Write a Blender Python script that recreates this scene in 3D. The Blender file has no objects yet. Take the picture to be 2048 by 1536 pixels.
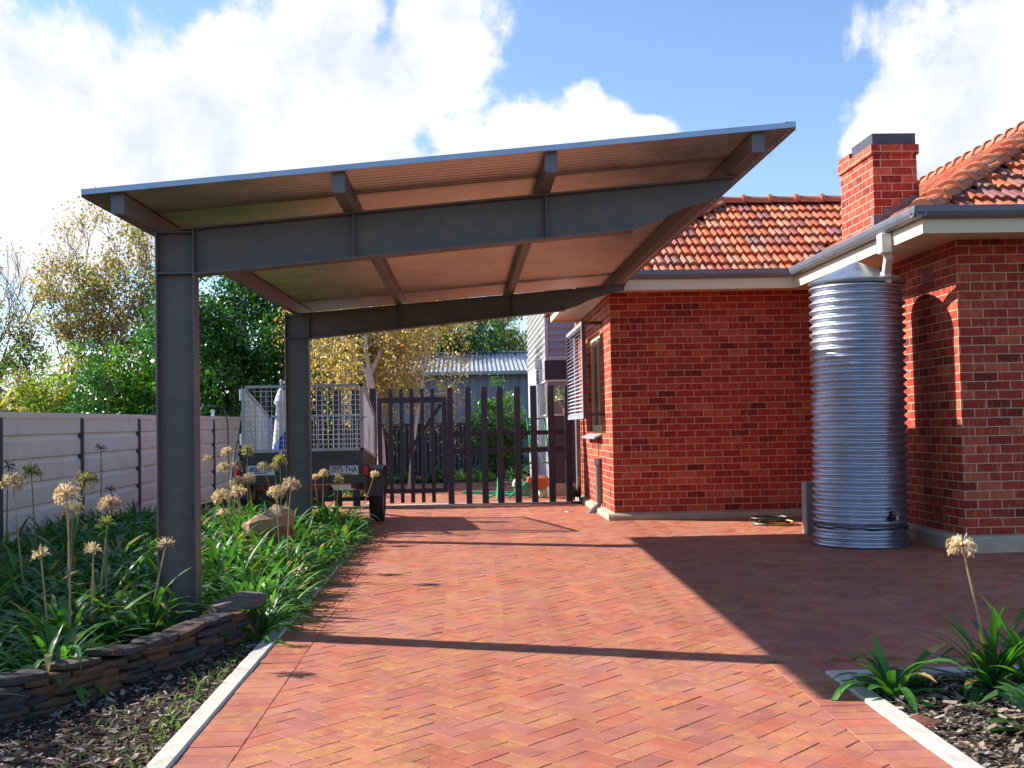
import bpy, math, random
import numpy as np
from mathutils import Vector, Matrix, Euler

random.seed(11)
RNG = np.random.default_rng(7)
scene = bpy.context.scene
COL = scene.collection
PI = math.pi
rad = math.radians


def U(a, b):
    return random.uniform(a, b)


def gz(y):
    """height of the ground: the drive rises gently towards the house"""
    return -0.015 * (14.4 - min(max(y, 0.0), 14.4))


# ------------------------------------------------------------------ mesh builder
WLOC = {}


class MB:
    def __init__(self):
        self.v = []
        self.f = []
        self.c = []
        self.m = []

    def face(self, pts, c=(1, 1, 1), m=0):
        n = len(self.v)
        self.v.extend([tuple(p) for p in pts])
        self.f.append(tuple(range(n, n + len(pts))))
        self.c.append(c)
        self.m.append(m)

    def raw(self, vs, fs, c=(1, 1, 1), m=0):
        n = len(self.v)
        self.v.extend([tuple(p) for p in vs])
        for f in fs:
            self.f.append(tuple(n + i for i in f))
            self.c.append(c)
            self.m.append(m)

    def box(self, lo, hi, c=(1, 1, 1), m=0, rot=None, ctr=None):
        x0, y0, z0 = lo
        x1, y1, z1 = hi
        vs = [(x0, y0, z0), (x1, y0, z0), (x1, y1, z0), (x0, y1, z0),
              (x0, y0, z1), (x1, y0, z1), (x1, y1, z1), (x0, y1, z1)]
        if rot is not None:
            k = Vector(ctr) if ctr is not None else Vector(((x0 + x1) / 2, (y0 + y1) / 2, (z0 + z1) / 2))
            vs = [tuple(rot @ (Vector(p) - k) + k) for p in vs]
        self.raw(vs, [(0, 3, 2, 1), (4, 5, 6, 7), (0, 1, 5, 4), (1, 2, 6, 5), (2, 3, 7, 6), (3, 0, 4, 7)], c, m)

    def cbox(self, lo, hi, b=0.004, c=(1, 1, 1), m=0, rot=None):
        """box with chamfered vertical and top/bottom edges"""
        x0, y0, z0 = lo
        x1, y1, z1 = hi
        b = min(b, (x1 - x0) * .45, (y1 - y0) * .45, (z1 - z0) * .45)

        def ring(i, z):
            return [(x0 + i + b, y0 + i, z), (x1 - i - b, y0 + i, z), (x1 - i, y0 + i + b, z), (x1 - i, y1 - i - b, z),
                    (x1 - i - b, y1 - i, z), (x0 + i + b, y1 - i, z), (x0 + i, y1 - i - b, z), (x0 + i, y0 + i + b, z)]
        vs = ring(b, z0) + ring(0, z0 + b) + ring(0, z1 - b) + ring(b, z1)
        if rot is not None:
            k = Vector(((x0 + x1) / 2, (y0 + y1) / 2, (z0 + z1) / 2))
            vs = [tuple(rot @ (Vector(p) - k) + k) for p in vs]
        fs = [tuple(range(7, -1, -1)), tuple(range(24, 32))]
        for r in range(3):
            for i in range(8):
                j = (i + 1) % 8
                fs.append((r * 8 + i, r * 8 + j, r * 8 + 8 + j, r * 8 + 8 + i))
        self.raw(vs, fs, c, m)

    def bar(self, a, b, w, h, c=(1, 1, 1), up=(0, 0, 1), m=0):
        """rectangular bar from a to b"""
        a = Vector(a)
        b = Vector(b)
        d = (b - a).normalized()
        s = d.cross(Vector(up))
        if s.length < 1e-4:
            s = d.cross(Vector((1, 0, 0)))
        s.normalize()
        t = s.cross(d)
        vs = []
        for p in (a, b):
            for i, j in ((-1, -1), (1, -1), (1, 1), (-1, 1)):
                vs.append(tuple(p + s * (i * w / 2) + t * (j * h / 2)))
        self.raw(vs, [(0, 3, 2, 1), (4, 5, 6, 7), (0, 1, 5, 4), (1, 2, 6, 5), (2, 3, 7, 6), (3, 0, 4, 7)], c, m)

    def tube(self, pts, rs, n=6, c=(1, 1, 1), m=0, cap=True):
        pts = [Vector(p) for p in pts]
        if not hasattr(rs, '__len__'):
            rs = [rs] * len(pts)
        base = len(self.v)
        side = None
        for i, p in enumerate(pts):
            d = (pts[min(i + 1, len(pts) - 1)] - pts[max(i - 1, 0)])
            if d.length < 1e-9:
                d = Vector((0, 0, 1))
            d.normalize()
            if side is None:
                side = d.cross(Vector((0, 0, 1)))
                if side.length < .05:
                    side = d.cross(Vector((1, 0, 0)))
            side = (side - d * side.dot(d)).normalized()
            o = d.cross(side)
            for k in range(n):
                a = 2 * PI * k / n
                self.v.append(tuple(p + (side * math.cos(a) + o * math.sin(a)) * rs[i]))
        for i in range(len(pts) - 1):
            for k in range(n):
                q = (k + 1) % n
                self.f.append((base + i * n + k, base + i * n + q, base + (i + 1) * n + q, base + (i + 1) * n + k))
                self.c.append(c)
                self.m.append(m)
        if cap:
            for st, rev in ((base, True), (base + (len(pts) - 1) * n, False)):
                r = list(range(st, st + n))
                self.f.append(tuple(r[::-1] if rev else r))
                self.c.append(c)
                self.m.append(m)

    def lathe(self, prof, ctr, n=32, c=(1, 1, 1), axis='z', m=0):
        base = len(self.v)
        for (r, z) in prof:
            for k in range(n):
                a = 2 * PI * k / n
                if axis == 'z':
                    p = (ctr[0] + r * math.cos(a), ctr[1] + r * math.sin(a), ctr[2] + z)
                else:
                    p = (ctr[0] + z, ctr[1] + r * math.cos(a), ctr[2] + r * math.sin(a))
                self.v.append(p)
        for i in range(len(prof) - 1):
            for k in range(n):
                q = (k + 1) % n
                self.f.append((base + i * n + k, base + i * n + q, base + (i + 1) * n + q, base + (i + 1) * n + k))
                self.c.append(c)
                self.m.append(m)

    def blob(self, ctr, rx, ry, rz, c=(1, 1, 1), nu=8, nv=5):
        base = len(self.v)
        for i in range(nv + 1):
            t = PI * i / nv
            for k in range(nu):
                a = 2 * PI * k / nu
                self.v.append((ctr[0] + rx * math.sin(t) * math.cos(a), ctr[1] + ry * math.sin(t) * math.sin(a), ctr[2] + rz * math.cos(t)))
        for i in range(nv):
            for k in range(nu):
                q = (k + 1) % nu
                self.f.append((base + i * nu + k, base + (i + 1) * nu + k, base + (i + 1) * nu + q, base + i * nu + q))
                self.c.append(c)
                self.m.append(0)

    def build(self, name, mats, parent=None, loc=None, smooth=False, uv=False):
        org = Vector((0, 0, 0))
        if parent is not None:
            org = WLOC[parent.name]
        elif loc is not None:
            org = Vector(loc)
        me = bpy.data.meshes.new(name)
        me.from_pydata([(p[0] - org.x, p[1] - org.y, p[2] - org.z) for p in self.v], [], self.f)
        if not isinstance(mats, (list, tuple)):
            mats = [mats]
        for mt in mats:
            me.materials.append(mt)
        nl = len(me.loops)
        tot = np.array([len(f) for f in self.f])
        ca = me.color_attributes.new('col', 'FLOAT_COLOR', 'CORNER')
        cc = np.repeat(np.array([(c[0], c[1], c[2], 1.0) for c in self.c], dtype=np.float32), tot, axis=0)
        ca.data.foreach_set('color', cc.ravel())
        if len(mats) > 1:
            me.polygons.foreach_set('material_index', np.array(self.m, dtype=np.int32))
        if smooth:
            me.polygons.foreach_set('use_smooth', np.ones(len(self.f), dtype=bool))
        if uv:
            me.update()
            ul = me.uv_layers.new(name='uv')
            co = np.array(self.v, dtype=np.float32)
            out = np.zeros((nl, 2), dtype=np.float32)
            for pg in me.polygons:
                nrm = pg.normal
                for li in pg.loop_indices:
                    p = co[me.loops[li].vertex_index]
                    if abs(nrm.z) > .7:
                        out[li] = (p[0], p[1])
                    elif abs(nrm.x) > abs(nrm.y):
                        out[li] = (p[1] + .115, p[2])
                    else:
                        out[li] = (p[0], p[2])
            ul.data.foreach_set('uv', out.ravel())
        me.update()
        o = bpy.data.objects.new(name, me)
        COL.objects.link(o)
        if parent is not None:
            o.parent = parent
            WLOC[o.name] = WLOC[parent.name]
        else:
            o.location = org
            WLOC[o.name] = org.copy()
        return o


def quads_object(name, P, C, mat, parent=None, loc=None, k=4):
    """many k-gons at once: P (n,k,3) world points, C (n,3) colours"""
    org = np.array(WLOC[parent.name] if parent is not None else (loc or (0, 0, 0)), dtype=np.float32)
    n = len(P)
    me = bpy.data.meshes.new(name)
    me.vertices.add(n * k)
    me.vertices.foreach_set('co', (P.reshape(-1, 3) - org).astype(np.float32).ravel())
    me.loops.add(n * k)
    me.loops.foreach_set('vertex_index', np.arange(n * k, dtype=np.int32))
    me.polygons.add(n)
    me.polygons.foreach_set('loop_start', np.arange(0, n * k, k, dtype=np.int32))
    me.update(calc_edges=True)
    ca = me.color_attributes.new('col', 'FLOAT_COLOR', 'CORNER')
    c4 = np.ones((n, 4), dtype=np.float32)
    c4[:, :3] = C
    ca.data.foreach_set('color', np.repeat(c4, k, axis=0).ravel())
    me.materials.append(mat)
    me.validate()
    o = bpy.data.objects.new(name, me)
    COL.objects.link(o)
    if parent is not None:
        o.parent = parent
        WLOC[o.name] = WLOC[parent.name]
    else:
        o.location = Vector([float(q) for q in org])
        WLOC[o.name] = Vector([float(q) for q in org])
    return o


def tag(o, label=None, cat=None, group=None, kind=None):
    if label:
        o['label'] = label
    if cat:
        o['category'] = cat
    if group:
        o['group'] = group
    if kind:
        o['kind'] = kind
    return o


def thing(name, loc, label, cat, group=None):
    o = bpy.data.objects.new(name, None)
    COL.objects.link(o)
    o.location = loc
    o.empty_display_size = .2
    WLOC[o.name] = Vector(loc)
    return tag(o, label, cat, group)


# ------------------------------------------------------------------ materials
def new_mat(name):
    m = bpy.data.materials.new(name)
    m.use_nodes = True
    nt = m.node_tree
    for n in list(nt.nodes):
        nt.nodes.remove(n)
    out = nt.nodes.new('ShaderNodeOutputMaterial')
    bs = nt.nodes.new('ShaderNodeBsdfPrincipled')
    nt.links.new(bs.outputs[0], out.inputs[0])
    return m, nt, bs, out


def nd(nt, t, **kw):
    n = nt.nodes.new(t)
    for k, v in kw.items():
        setattr(n, k, v)
    return n


def noise(nt, scale, detail=4, rough=.55, vec=None, dist=0):
    n = nd(nt, 'ShaderNodeTexNoise')
    n.inputs['Scale'].default_value = scale
    n.inputs['Detail'].default_value = detail
    n.inputs['Roughness'].default_value = rough
    n.inputs['Distortion'].default_value = dist
    if vec is not None:
        nt.links.new(vec, n.inputs['Vector'])
    return n


def ramp(nt, src, stops):
    r = nd(nt, 'ShaderNodeValToRGB')
    el = r.color_ramp.elements
    while len(el) < len(stops):
        el.new(.5)
    for e, (p, c) in zip(el, stops):
        e.position = p
        e.color = (c[0], c[1], c[2], 1) if hasattr(c, '__len__') else (c, c, c, 1)
    nt.links.new(src, r.inputs[0])
    return r


def mix(nt, a, b, fac, blend='MIX'):
    m = nd(nt, 'ShaderNodeMix', data_type='RGBA', blend_type=blend)
    for s, v in ((m.inputs['Factor'], fac), (m.inputs['A'], a), (m.inputs['B'], b)):
        if isinstance(v, (int, float)):
            s.default_value = v
        elif isinstance(v, tuple):
            s.default_value = (v[0], v[1], v[2], 1)
        else:
            nt.links.new(v, s)
    return m.outputs['Result']


def bump(nt, bs, h, strength=.3, dist=.01):
    b = nd(nt, 'ShaderNodeBump')
    b.inputs['Strength'].default_value = strength
    b.inputs['Distance'].default_value = dist
    nt.links.new(h, b.inputs['Height'])
    nt.links.new(b.outputs[0], bs.inputs['Normal'])
    return b


def objco(nt):
    return nd(nt, 'ShaderNodeNewGeometry').outputs['Position']


def mat_plain(name, col, rough=.5, metal=0.0, var=.2, scale=6, bmp=0.0, bscale=60, spec=.5, attr=False, dirt=None):
    m, nt, bs, out = new_mat(name)
    pos = objco(nt)
    n = noise(nt, scale, 5, .6, pos)
    if attr:
        a = nd(nt, 'ShaderNodeAttribute', attribute_name='col')
        base = a.outputs['Color']
    else:
        base = tuple(col)
    g = ramp(nt, n.outputs[0], [(.25, 1 - var), (.75, 1 + var * .5)])
    c = mix(nt, base, g.outputs[0], 1.0, 'MULTIPLY')
    if dirt:
        n2 = noise(nt, dirt[1], 6, .65, pos)
        f = ramp(nt, n2.outputs[0], [(dirt[2], 0.0), (dirt[2] + .15, dirt[3])])
        c = mix(nt, c, dirt[0], f.outputs[0])
    nt.links.new(c, bs.inputs['Base Color'])
    rr = ramp(nt, n.outputs[0], [(.2, max(0, rough - .08)), (.8, min(1, rough + .1))])
    nt.links.new(rr.outputs[0], bs.inputs['Roughness'])
    bs.inputs['Metallic'].default_value = metal
    bs.inputs['Specular IOR Level'].default_value = spec
    if bmp:
        nb = noise(nt, bscale, 4, .6, pos)
        bump(nt, bs, nb.outputs[0], bmp, .01)
    return m


def mat_leaf(name, rough=.4, trans=.4, spec=.4, tint=(1.2, 1.25, .6)):
    m, nt, bs, out = new_mat(name)
    a = nd(nt, 'ShaderNodeAttribute', attribute_name='col')
    oi = nd(nt, 'ShaderNodeObjectInfo')
    r = ramp(nt, oi.outputs['Random'], [(0, .8), (1, 1.2)])
    c = mix(nt, a.outputs['Color'], r.outputs[0], 1.0, 'MULTIPLY')
    nt.links.new(c, bs.inputs['Base Color'])
    bs.inputs['Roughness'].default_value = rough
    bs.inputs['Specular IOR Level'].default_value = spec
    tr = nd(nt, 'ShaderNodeBsdfTranslucent')
    ct = mix(nt, c, tint, 1.0, 'MULTIPLY')
    nt.links.new(ct, tr.inputs[0])
    ms = nd(nt, 'ShaderNodeMixShader')
    ms.inputs[0].default_value = trans
    nt.links.new(bs.outputs[0], ms.inputs[1])
    nt.links.new(tr.outputs[0], ms.inputs[2])
    nt.links.new(ms.outputs[0], out.inputs[0])
    return m


def mat_brick(name):
    m, nt, bs, out = new_mat(name)
    uv = nd(nt, 'ShaderNodeUVMap', uv_map='uv').outputs[0]
    # slightly wobbling courses
    wn = noise(nt, 9, 2, .5, uv)
    off = nd(nt, 'ShaderNodeVectorMath', operation='SCALE')
    sub = nd(nt, 'ShaderNodeVectorMath', operation='SUBTRACT')
    nt.links.new(wn.outputs['Color'], sub.inputs[0])
    sub.inputs[1].default_value = (.5, .5, .5)
    nt.links.new(sub.outputs[0], off.inputs[0])
    off.inputs['Scale'].default_value = .008
    add = nd(nt, 'ShaderNodeVectorMath', operation='ADD')
    nt.links.new(uv, add.inputs[0])
    nt.links.new(off.outputs[0], add.inputs[1])
    br = nd(nt, 'ShaderNodeTexBrick', offset=.5, squash=1)
    nt.links.new(add.outputs[0], br.inputs['Vector'])
    br.inputs['Color1'].default_value = (0, 0, 0, 1)
    br.inputs['Color2'].default_value = (1, 1, 1, 1)
    br.inputs['Mortar'].default_value = (.5, .5, .5, 1)
    br.inputs['Scale'].default_value = 1
    br.inputs['Mortar Size'].default_value = .0052
    br.inputs['Mortar Smooth'].default_value = .25
    br.inputs['Brick Width'].default_value = .235
    br.inputs['Row Height'].default_value = .086
    cb = ramp(nt, br.outputs['Color'], [(0, (.16, .022, .017)), (.2, (.32, .038, .022)), (.7, (.39, .056, .030)), (1, (.50, .115, .058))])
    n1 = noise(nt, 14, 6, .65, uv)
    v1 = ramp(nt, n1.outputs[0], [(.3, .72), (.7, 1.25)])
    c = mix(nt, cb.outputs[0], v1.outputs[0], 1.0, 'MULTIPLY')
    mp = nd(nt, 'ShaderNodeMapping')
    mp.inputs['Scale'].default_value = (38, 5, 1)
    nt.links.new(uv, mp.inputs[0])
    n2 = noise(nt, 1, 3, .5, mp.outputs[0])
    st = ramp(nt, n2.outputs[0], [(.57, 0.0), (.68, .6)])
    c = mix(nt, c, (.60, .21, .11), st.outputs[0])
    n3 = noise(nt, 160, 3, .6, uv)
    mo = mix(nt, (.70, .50, .33), (.50, .34, .22), n3.outputs[0])
    c = mix(nt, c, mo, br.outputs['Fac'])
    nt.links.new(c, bs.inputs['Base Color'])
    bs.inputs['Roughness'].default_value = .8
    bs.inputs['Specular IOR Level'].default_value = .25
    inv = nd(nt, 'ShaderNodeMath', operation='SUBTRACT')
    inv.inputs[0].default_value = 1
    nt.links.new(br.outputs['Fac'], inv.inputs[1])
    ad = nd(nt, 'ShaderNodeMath', operation='MULTIPLY_ADD')
    nt.links.new(n3.outputs[0], ad.inputs[0])
    ad.inputs[1].default_value = .25
    nt.links.new(inv.outputs[0], ad.inputs[2])
    bump(nt, bs, ad.outputs[0], .7, .006)
    return m


def mat_paver(name):
    m, nt, bs, out = new_mat(name)
    pos = objco(nt)
    a = nd(nt, 'ShaderNodeAttribute', attribute_name='col')
    n1 = noise(nt, 5, 6, .65, pos)
    v1 = ramp(nt, n1.outputs[0], [(.3, .8), (.72, 1.15)])
    c = mix(nt, a.outputs['Color'], v1.outputs[0], 1.0, 'MULTIPLY')
    # sandy yellow blotches
    n2 = noise(nt, 2.6, 5, .7, pos, .8)
    f2 = ramp(nt, n2.outputs[0], [(.44, 0.0), (.60, .75)])
    n2b = noise(nt, 17, 4, .7, pos)
    f2b = ramp(nt, n2b.outputs[0], [(.45, 0.0), (.6, 1.0)])
    f = nd(nt, 'ShaderNodeMath', operation='MULTIPLY')
    nt.links.new(f2.outputs[0], f.inputs[0])
    nt.links.new(f2b.outputs[0], f.inputs[1])
    c = mix(nt, c, (.52, .25, .075), f.outputs[0])
    # pale worn wheel patches
    n4 = noise(nt, .9, 4, .6, pos)
    f4 = ramp(nt, n4.outputs[0], [(.5, 0.0), (.75, .4)])
    c = mix(nt, c, (.48, .25, .19), f4.outputs[0])
    # long faint wheel tracks worn along the drive
    mpt = nd(nt, 'ShaderNodeMapping')
    mpt.inputs['Scale'].default_value = (1.6, .14, 1)
    nt.links.new(pos, mpt.inputs[0])
    n6 = noise(nt, 1.3, 5, .65, mpt.outputs[0], .4)
    f6 = ramp(nt, n6.outputs[0], [(.36, .90), (.62, 1.04)])
    c = mix(nt, c, f6.outputs[0], 1.0, 'MULTIPLY')
    # dark pits
    n3 = noise(nt, 120, 2, .6, pos)
    f3 = ramp(nt, n3.outputs[0], [(.28, .35), (.38, 1.0)])
    c = mix(nt, c, f3.outputs[0], 1.0, 'MULTIPLY')
    n5 = noise(nt, 420, 2, .6, pos)
    f5 = ramp(nt, n5.outputs[0], [(.3, .82), (.7, 1.15)])
    c = mix(nt, c, f5.outputs[0], 1.0, 'MULTIPLY')
    nt.links.new(c, bs.inputs['Base Color'])
    bs.inputs['Roughness'].default_value = .72
    bs.inputs['Specular IOR Level'].default_value = .3
    h = nd(nt, 'ShaderNodeMath', operation='ADD')
    nt.links.new(n3.outputs[0], h.inputs[0])
    nt.links.new(n5.outputs[0], h.inputs[1])
    bump(nt, bs, h.outputs[0], .25, .004)
    return m


def mat_tile(name):
    m, nt, bs, out = new_mat(name)
    pos = objco(nt)
    a = nd(nt, 'ShaderNodeAttribute', attribute_name='col')
    n1 = noise(nt, 12, 6, .7, pos)
    v1 = ramp(nt, n1.outputs[0], [(.3, .75), (.7, 1.2)])
    c = mix(nt, a.outputs['Color'], v1.outputs[0], 1.0, 'MULTIPLY')
    n2 = noise(nt, 2.2, 3, .5, pos)
    n3 = noise(nt, 22, 6, .75, pos)
    f2 = ramp(nt, n2.outputs[0], [(.53, 0.0), (.63, 1.0)])
    f3 = ramp(nt, n3.outputs[0], [(.48, 0.0), (.58, .9)])
    f = nd(nt, 'ShaderNodeMath', operation='MULTIPLY')
    nt.links.new(f2.outputs[0], f.inputs[0])
    nt.links.new(f3.outputs[0], f.inputs[1])
    lich = mix(nt, (.30, .33, .24), (.16, .16, .11), n3.outputs[0])
    c = mix(nt, c, lich, f.outputs[0])
    nt.links.new(c, bs.inputs['Base Color'])
    bs.inputs['Roughness'].default_value = .6
    bs.inputs['Specular IOR Level'].default_value = .35
    bump(nt, bs, n3.outputs[0], .3, .006)
    return m


def mat_galv(name, base=(.55, .57, .60), rough=.38, spangle=70, metal=.95):
    m, nt, bs, out = new_mat(name)
    pos = objco(nt)
    vo = nd(nt, 'ShaderNodeTexVoronoi')
    vo.inputs['Scale'].default_value = spangle
    nt.links.new(pos, vo.inputs['Vector'])
    sp = ramp(nt, vo.outputs['Color'], [(0, .86), (1, 1.12)])
    n1 = noise(nt, 3, 6, .7, pos)
    v1 = ramp(nt, n1.outputs[0], [(.3, .78), (.7, 1.12)])
    c = mix(nt, tuple(base), sp.outputs[0], 1.0, 'MULTIPLY')
    c = mix(nt, c, v1.outputs[0], 1.0, 'MULTIPLY')
    nt.links.new(c, bs.inputs['Base Color'])
    bs.inputs['Metallic'].default_value = metal
    r = ramp(nt, n1.outputs[0], [(.3, rough - .05), (.7, rough + .12)])
    nt.links.new(r.outputs[0], bs.inputs['Roughness'])
    return m


def mat_stone(name):
    m, nt, bs, out = new_mat(name)
    pos = objco(nt)
    a = nd(nt, 'ShaderNodeAttribute', attribute_name='col')
    mp = nd(nt, 'ShaderNodeMapping')
    mp.inputs['Scale'].default_value = (1, 1, 5)
    nt.links.new(pos, mp.inputs[0])
    n1 = noise(nt, 16, 7, .7, mp.outputs[0], .6)
    v1 = ramp(nt, n1.outputs[0], [(.3, .55), (.7, 1.35)])
    c = mix(nt, a.outputs['Color'], v1.outputs[0], 1.0, 'MULTIPLY')
    n2 = noise(nt, 5, 5, .7, pos)
    f2 = ramp(nt, n2.outputs[0], [(.55, 0.0), (.7, .45)])
    c = mix(nt, c, (.30, .14, .06), f2.outputs[0])
    nt.links.new(c, bs.inputs['Base Color'])
    bs.inputs['Roughness'].default_value = .82
    bs.inputs['Specular IOR Level'].default_value = .25
    bump(nt, bs, n1.outputs[0], .8, .02)
    return m


M = {}
M['brick'] = mat_brick('red_brick')
M['paver'] = mat_paver('clay_paver')
M['tile'] = mat_tile('terracotta_tile')
M['galv'] = mat_galv('galvanised_steel', (.50, .55, .65), .38)
M['zinc'] = mat_galv('zincalume_sheet', (.52, .54, .49), .34, 160, .78)
M['galvtrim'] = mat_galv('galvanised_trim', (.34, .42, .54), .35, 400)
M['cage'] = mat_plain('cage_steel', (.42, .45, .48), .5, .35, .2, 8)
M['steel'] = mat_plain('grey_painted_steel', (.125, .120, .120), .46, .25, .30, 9, .15, 240, .5, dirt=((.17, .125, .095), 4, .50, .5))
M['purlin'] = mat_plain('purlin_paint', (.16, .165, .175), .5, .2, .15, 6, .05, 200)
M['gate'] = mat_plain('gate_paint', (.032, .030, .042), .55, 0, .25, 8, .1, 120)
M['concrete'] = mat_plain('concrete', (.58, .545, .465), .85, 0, .22, 9, .3, 140, .2, dirt=((.25, .22, .17), 6, .58, .5))
M['plinth'] = mat_plain('render_plinth', (.48, .41, .30), .85, 0, .25, 7, .25, 120, .2)
M['cream'] = mat_plain('cream_paint', (.74, .66, .47), .5, 0, .06, 3, .03, 80)
M['white'] = mat_plain('white_paint', (.80, .79, .74), .45, 0, .05, 3)
M['gutter'] = mat_plain('gutter_paint', (.15, .16, .195), .32, .1, .1, 4, 0)
M['darkmetal'] = mat_plain('dark_metal_cap', (.075, .075, .10), .45, .3, .2, 6)
M['fencecream'] = mat_plain('fence_cream', (.74, .69, .66), .5, 0, .1, 3, .03, 60, .4, dirt=((.42, .36, .31), 2.5, .58, .4))
M['fencepost'] = mat_plain('fence_post', (.055, .055, .07), .5, .1, .2, 8)
M['stone'] = mat_stone('slate_stone')
M['soil'] = mat_plain('soil', (.045, .033, .022), .95, 0, .5, 14, .8, 60, .1)
M['mulchbase'] = mat_plain('mulch_ground', (.055, .042, .032), .95, 0, .5, 30, .8, 90, .1)
M['chip'] = mat_plain('bark_chip', (1, 1, 1), .85, 0, .3, 60, 0, 0, .2, attr=True)
M['leaf'] = mat_leaf('strap_leaf', .42, .38, .4, (1.4, 1.5, .5))
M['tleaf'] = mat_leaf('tree_leaf', .42, .52, .4, (1.35, 1.3, .6))
M['gleaf'] = mat_leaf('glossy_leaf', .3, .25, .6, (1.2, 1.4, .5))
M['bark'] = mat_plain('bark', (.16, .13, .105), .9, 0, .4, 9, .6, 40, .2)
M['greybark'] = mat_plain('grey_bark', (.24, .20, .17), .9, 0, .35, 9, .4, 40, .2)
M['birchbark'] = mat_plain('birch_bark', (.62, .55, .48), .75, 0, .25, 12, .2, 60, .2, dirt=((.10, .08, .07), 11, .60, .8))
M['seed'] = mat_leaf('dry_seed_head', .7, .48, .2, (1.2, 1.15, 1.0))
M['stalk'] = mat_plain('stalk', (1, 1, 1), .7, 0, .2, 40, 0, 0, .3, attr=True)
M['rubber'] = mat_plain('rubber', (.018, .018, .02), .75, 0, .3, 30, .3, 120)
M['tray'] = mat_plain('trailer_paint', (.075, .08, .08), .5, .3, .25, 6, .08, 60, .5, dirt=((.10, .06, .04), 7, .62, .5))
M['platewhite'] = mat_plain('plate_white', (.72, .73, .80), .4, 0, .04, 5)
M['ink'] = mat_plain('ink_black', (.015, .015, .03), .5, 0, .1, 5)
M['inkblue'] = mat_plain('ink_blue', (.03, .05, .28), .5, 0, .1, 5)
M['redlens'] = mat_plain('red_lens', (.55, .012, .015), .2, 0, .1, 30)
M['canvaswhite'] = mat_plain('canvas_white', (.72, .69, .68), .8, 0, .12, 9)
M['canvasblue'] = mat_plain('canvas_blue', (.03, .09, .42), .7, 0, .2, 9)
M['green'] = mat_plain('green_tube_paint', (.03, .42, .20), .38, 0, .15, 8)
M['orange'] = mat_plain('orange_plastic', (.62, .16, .05), .45, 0, .15, 8)
M['pvc'] = mat_plain('grey_pvc', (.22, .22, .25), .4, 0, .12, 8)
M['glass'] = mat_plain('window_glass', (.10, .12, .12), .06, 0, .1, 2, 0, 0, .8)
M['frame'] = mat_plain('window_frame', (.66, .62, .40), .45, 0, .06, 5)
M['blind'] = mat_plain('blind', (.42, .43, .40), .7, 0, .1, 5)
M['louvre'] = mat_plain('louvre_paint', (.40, .42, .46), .42, .1, .08, 6)
M['louvreframe'] = mat_plain('louvre_frame', (.07, .055, .065), .5, .1, .15, 6)
M['shedwall'] = mat_plain('shed_wall', (.28, .33, .42), .5, .1, .1, 2)
M['shedroof'] = mat_plain('shed_roof', (.42, .44, .47), .4, .3, .15, 3)
M['extwhite'] = mat_plain('corrugated_cladding', (.62, .63, .62), .42, .2, .06, 3)
M['extgrey'] = mat_plain('fibre_cement', (.50, .51, .53), .6, 0, .08, 2)
M['extdark'] = mat_plain('dark_cladding', (.085, .085, .10), .6, 0, .12, 3)
M['navy'] = mat_plain('navy_panel', (.035, .033, .06), .5, 0, .12, 4)
M['darkfence'] = mat_plain('dark_corrugated', (.06, .065, .085), .5, .2, .2, 3)
M['terracotta'] = mat_plain('terracotta', (.36, .10, .06), .75, 0, .2, 20, .2, 60)
M['hose'] = mat_plain('hose', (.03, .04, .03), .45, 0, .3, 12)
M['hoseyellow'] = mat_plain('hose_yellow', (.55, .38, .05), .45, 0, .1, 12)
M['boxgrey'] = mat_plain('grey_cabinet', (.30, .29, .28), .5, 0, .1, 5)
M['rock'] = mat_stone('rock')
M['lead'] = mat_plain('lead_flashing', (.20, .18, .19), .6, .3, .4, 12, .4, 40)

# ------------------------------------------------------------------ camera
F = 2250.0


def nz(v):
    return v / np.linalg.norm(v)


dyv = nz(np.array([(930 - 1024) / F, (768 - 857) / F, -1]))
uu = np.array([-math.sin(.0185), math.cos(.0185), 0])
dzv = nz(uu - (uu @ dyv) * dyv)
dxv = np.cross(dyv, dzv)
cam = bpy.data.cameras.new('camera')
cam.sensor_fit = 'HORIZONTAL'
cam.sensor_width = 36
cam.lens = 36 * F / 2048
cam.clip_start = .05
cam.clip_end = 2000
co = bpy.data.objects.new('camera', cam)
COL.objects.link(co)
mw = Matrix.Identity(4)
for i, row in enumerate((dxv, dyv, dzv)):
    for j in range(3):
        mw[i][j] = float(row[j])
mw[2][3] = 1.2
co.matrix_world = mw
scene.camera = co
RW = np.array([dxv, dyv, dzv])


def pix_dir(u, v):
    """world direction of a bearing, used only to place the clouds in the sky"""
    return nz(RW @ np.array([(u - 1024) / F, (768 - v) / F, -1]))


# ------------------------------------------------------------------ light
SUNDIR = Vector((-1, .365, .70)).normalized()
sun = bpy.data.lights.new('sun', 'SUN')
sun.energy = 5.0
sun.angle = rad(.5)
sun.color = (1, .945, .86)
so = bpy.data.objects.new('sun', sun)
COL.objects.link(so)
so.location = (-20, 8, 20)
so.rotation_euler = SUNDIR.to_track_quat('Z', 'Y').to_euler()

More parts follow.
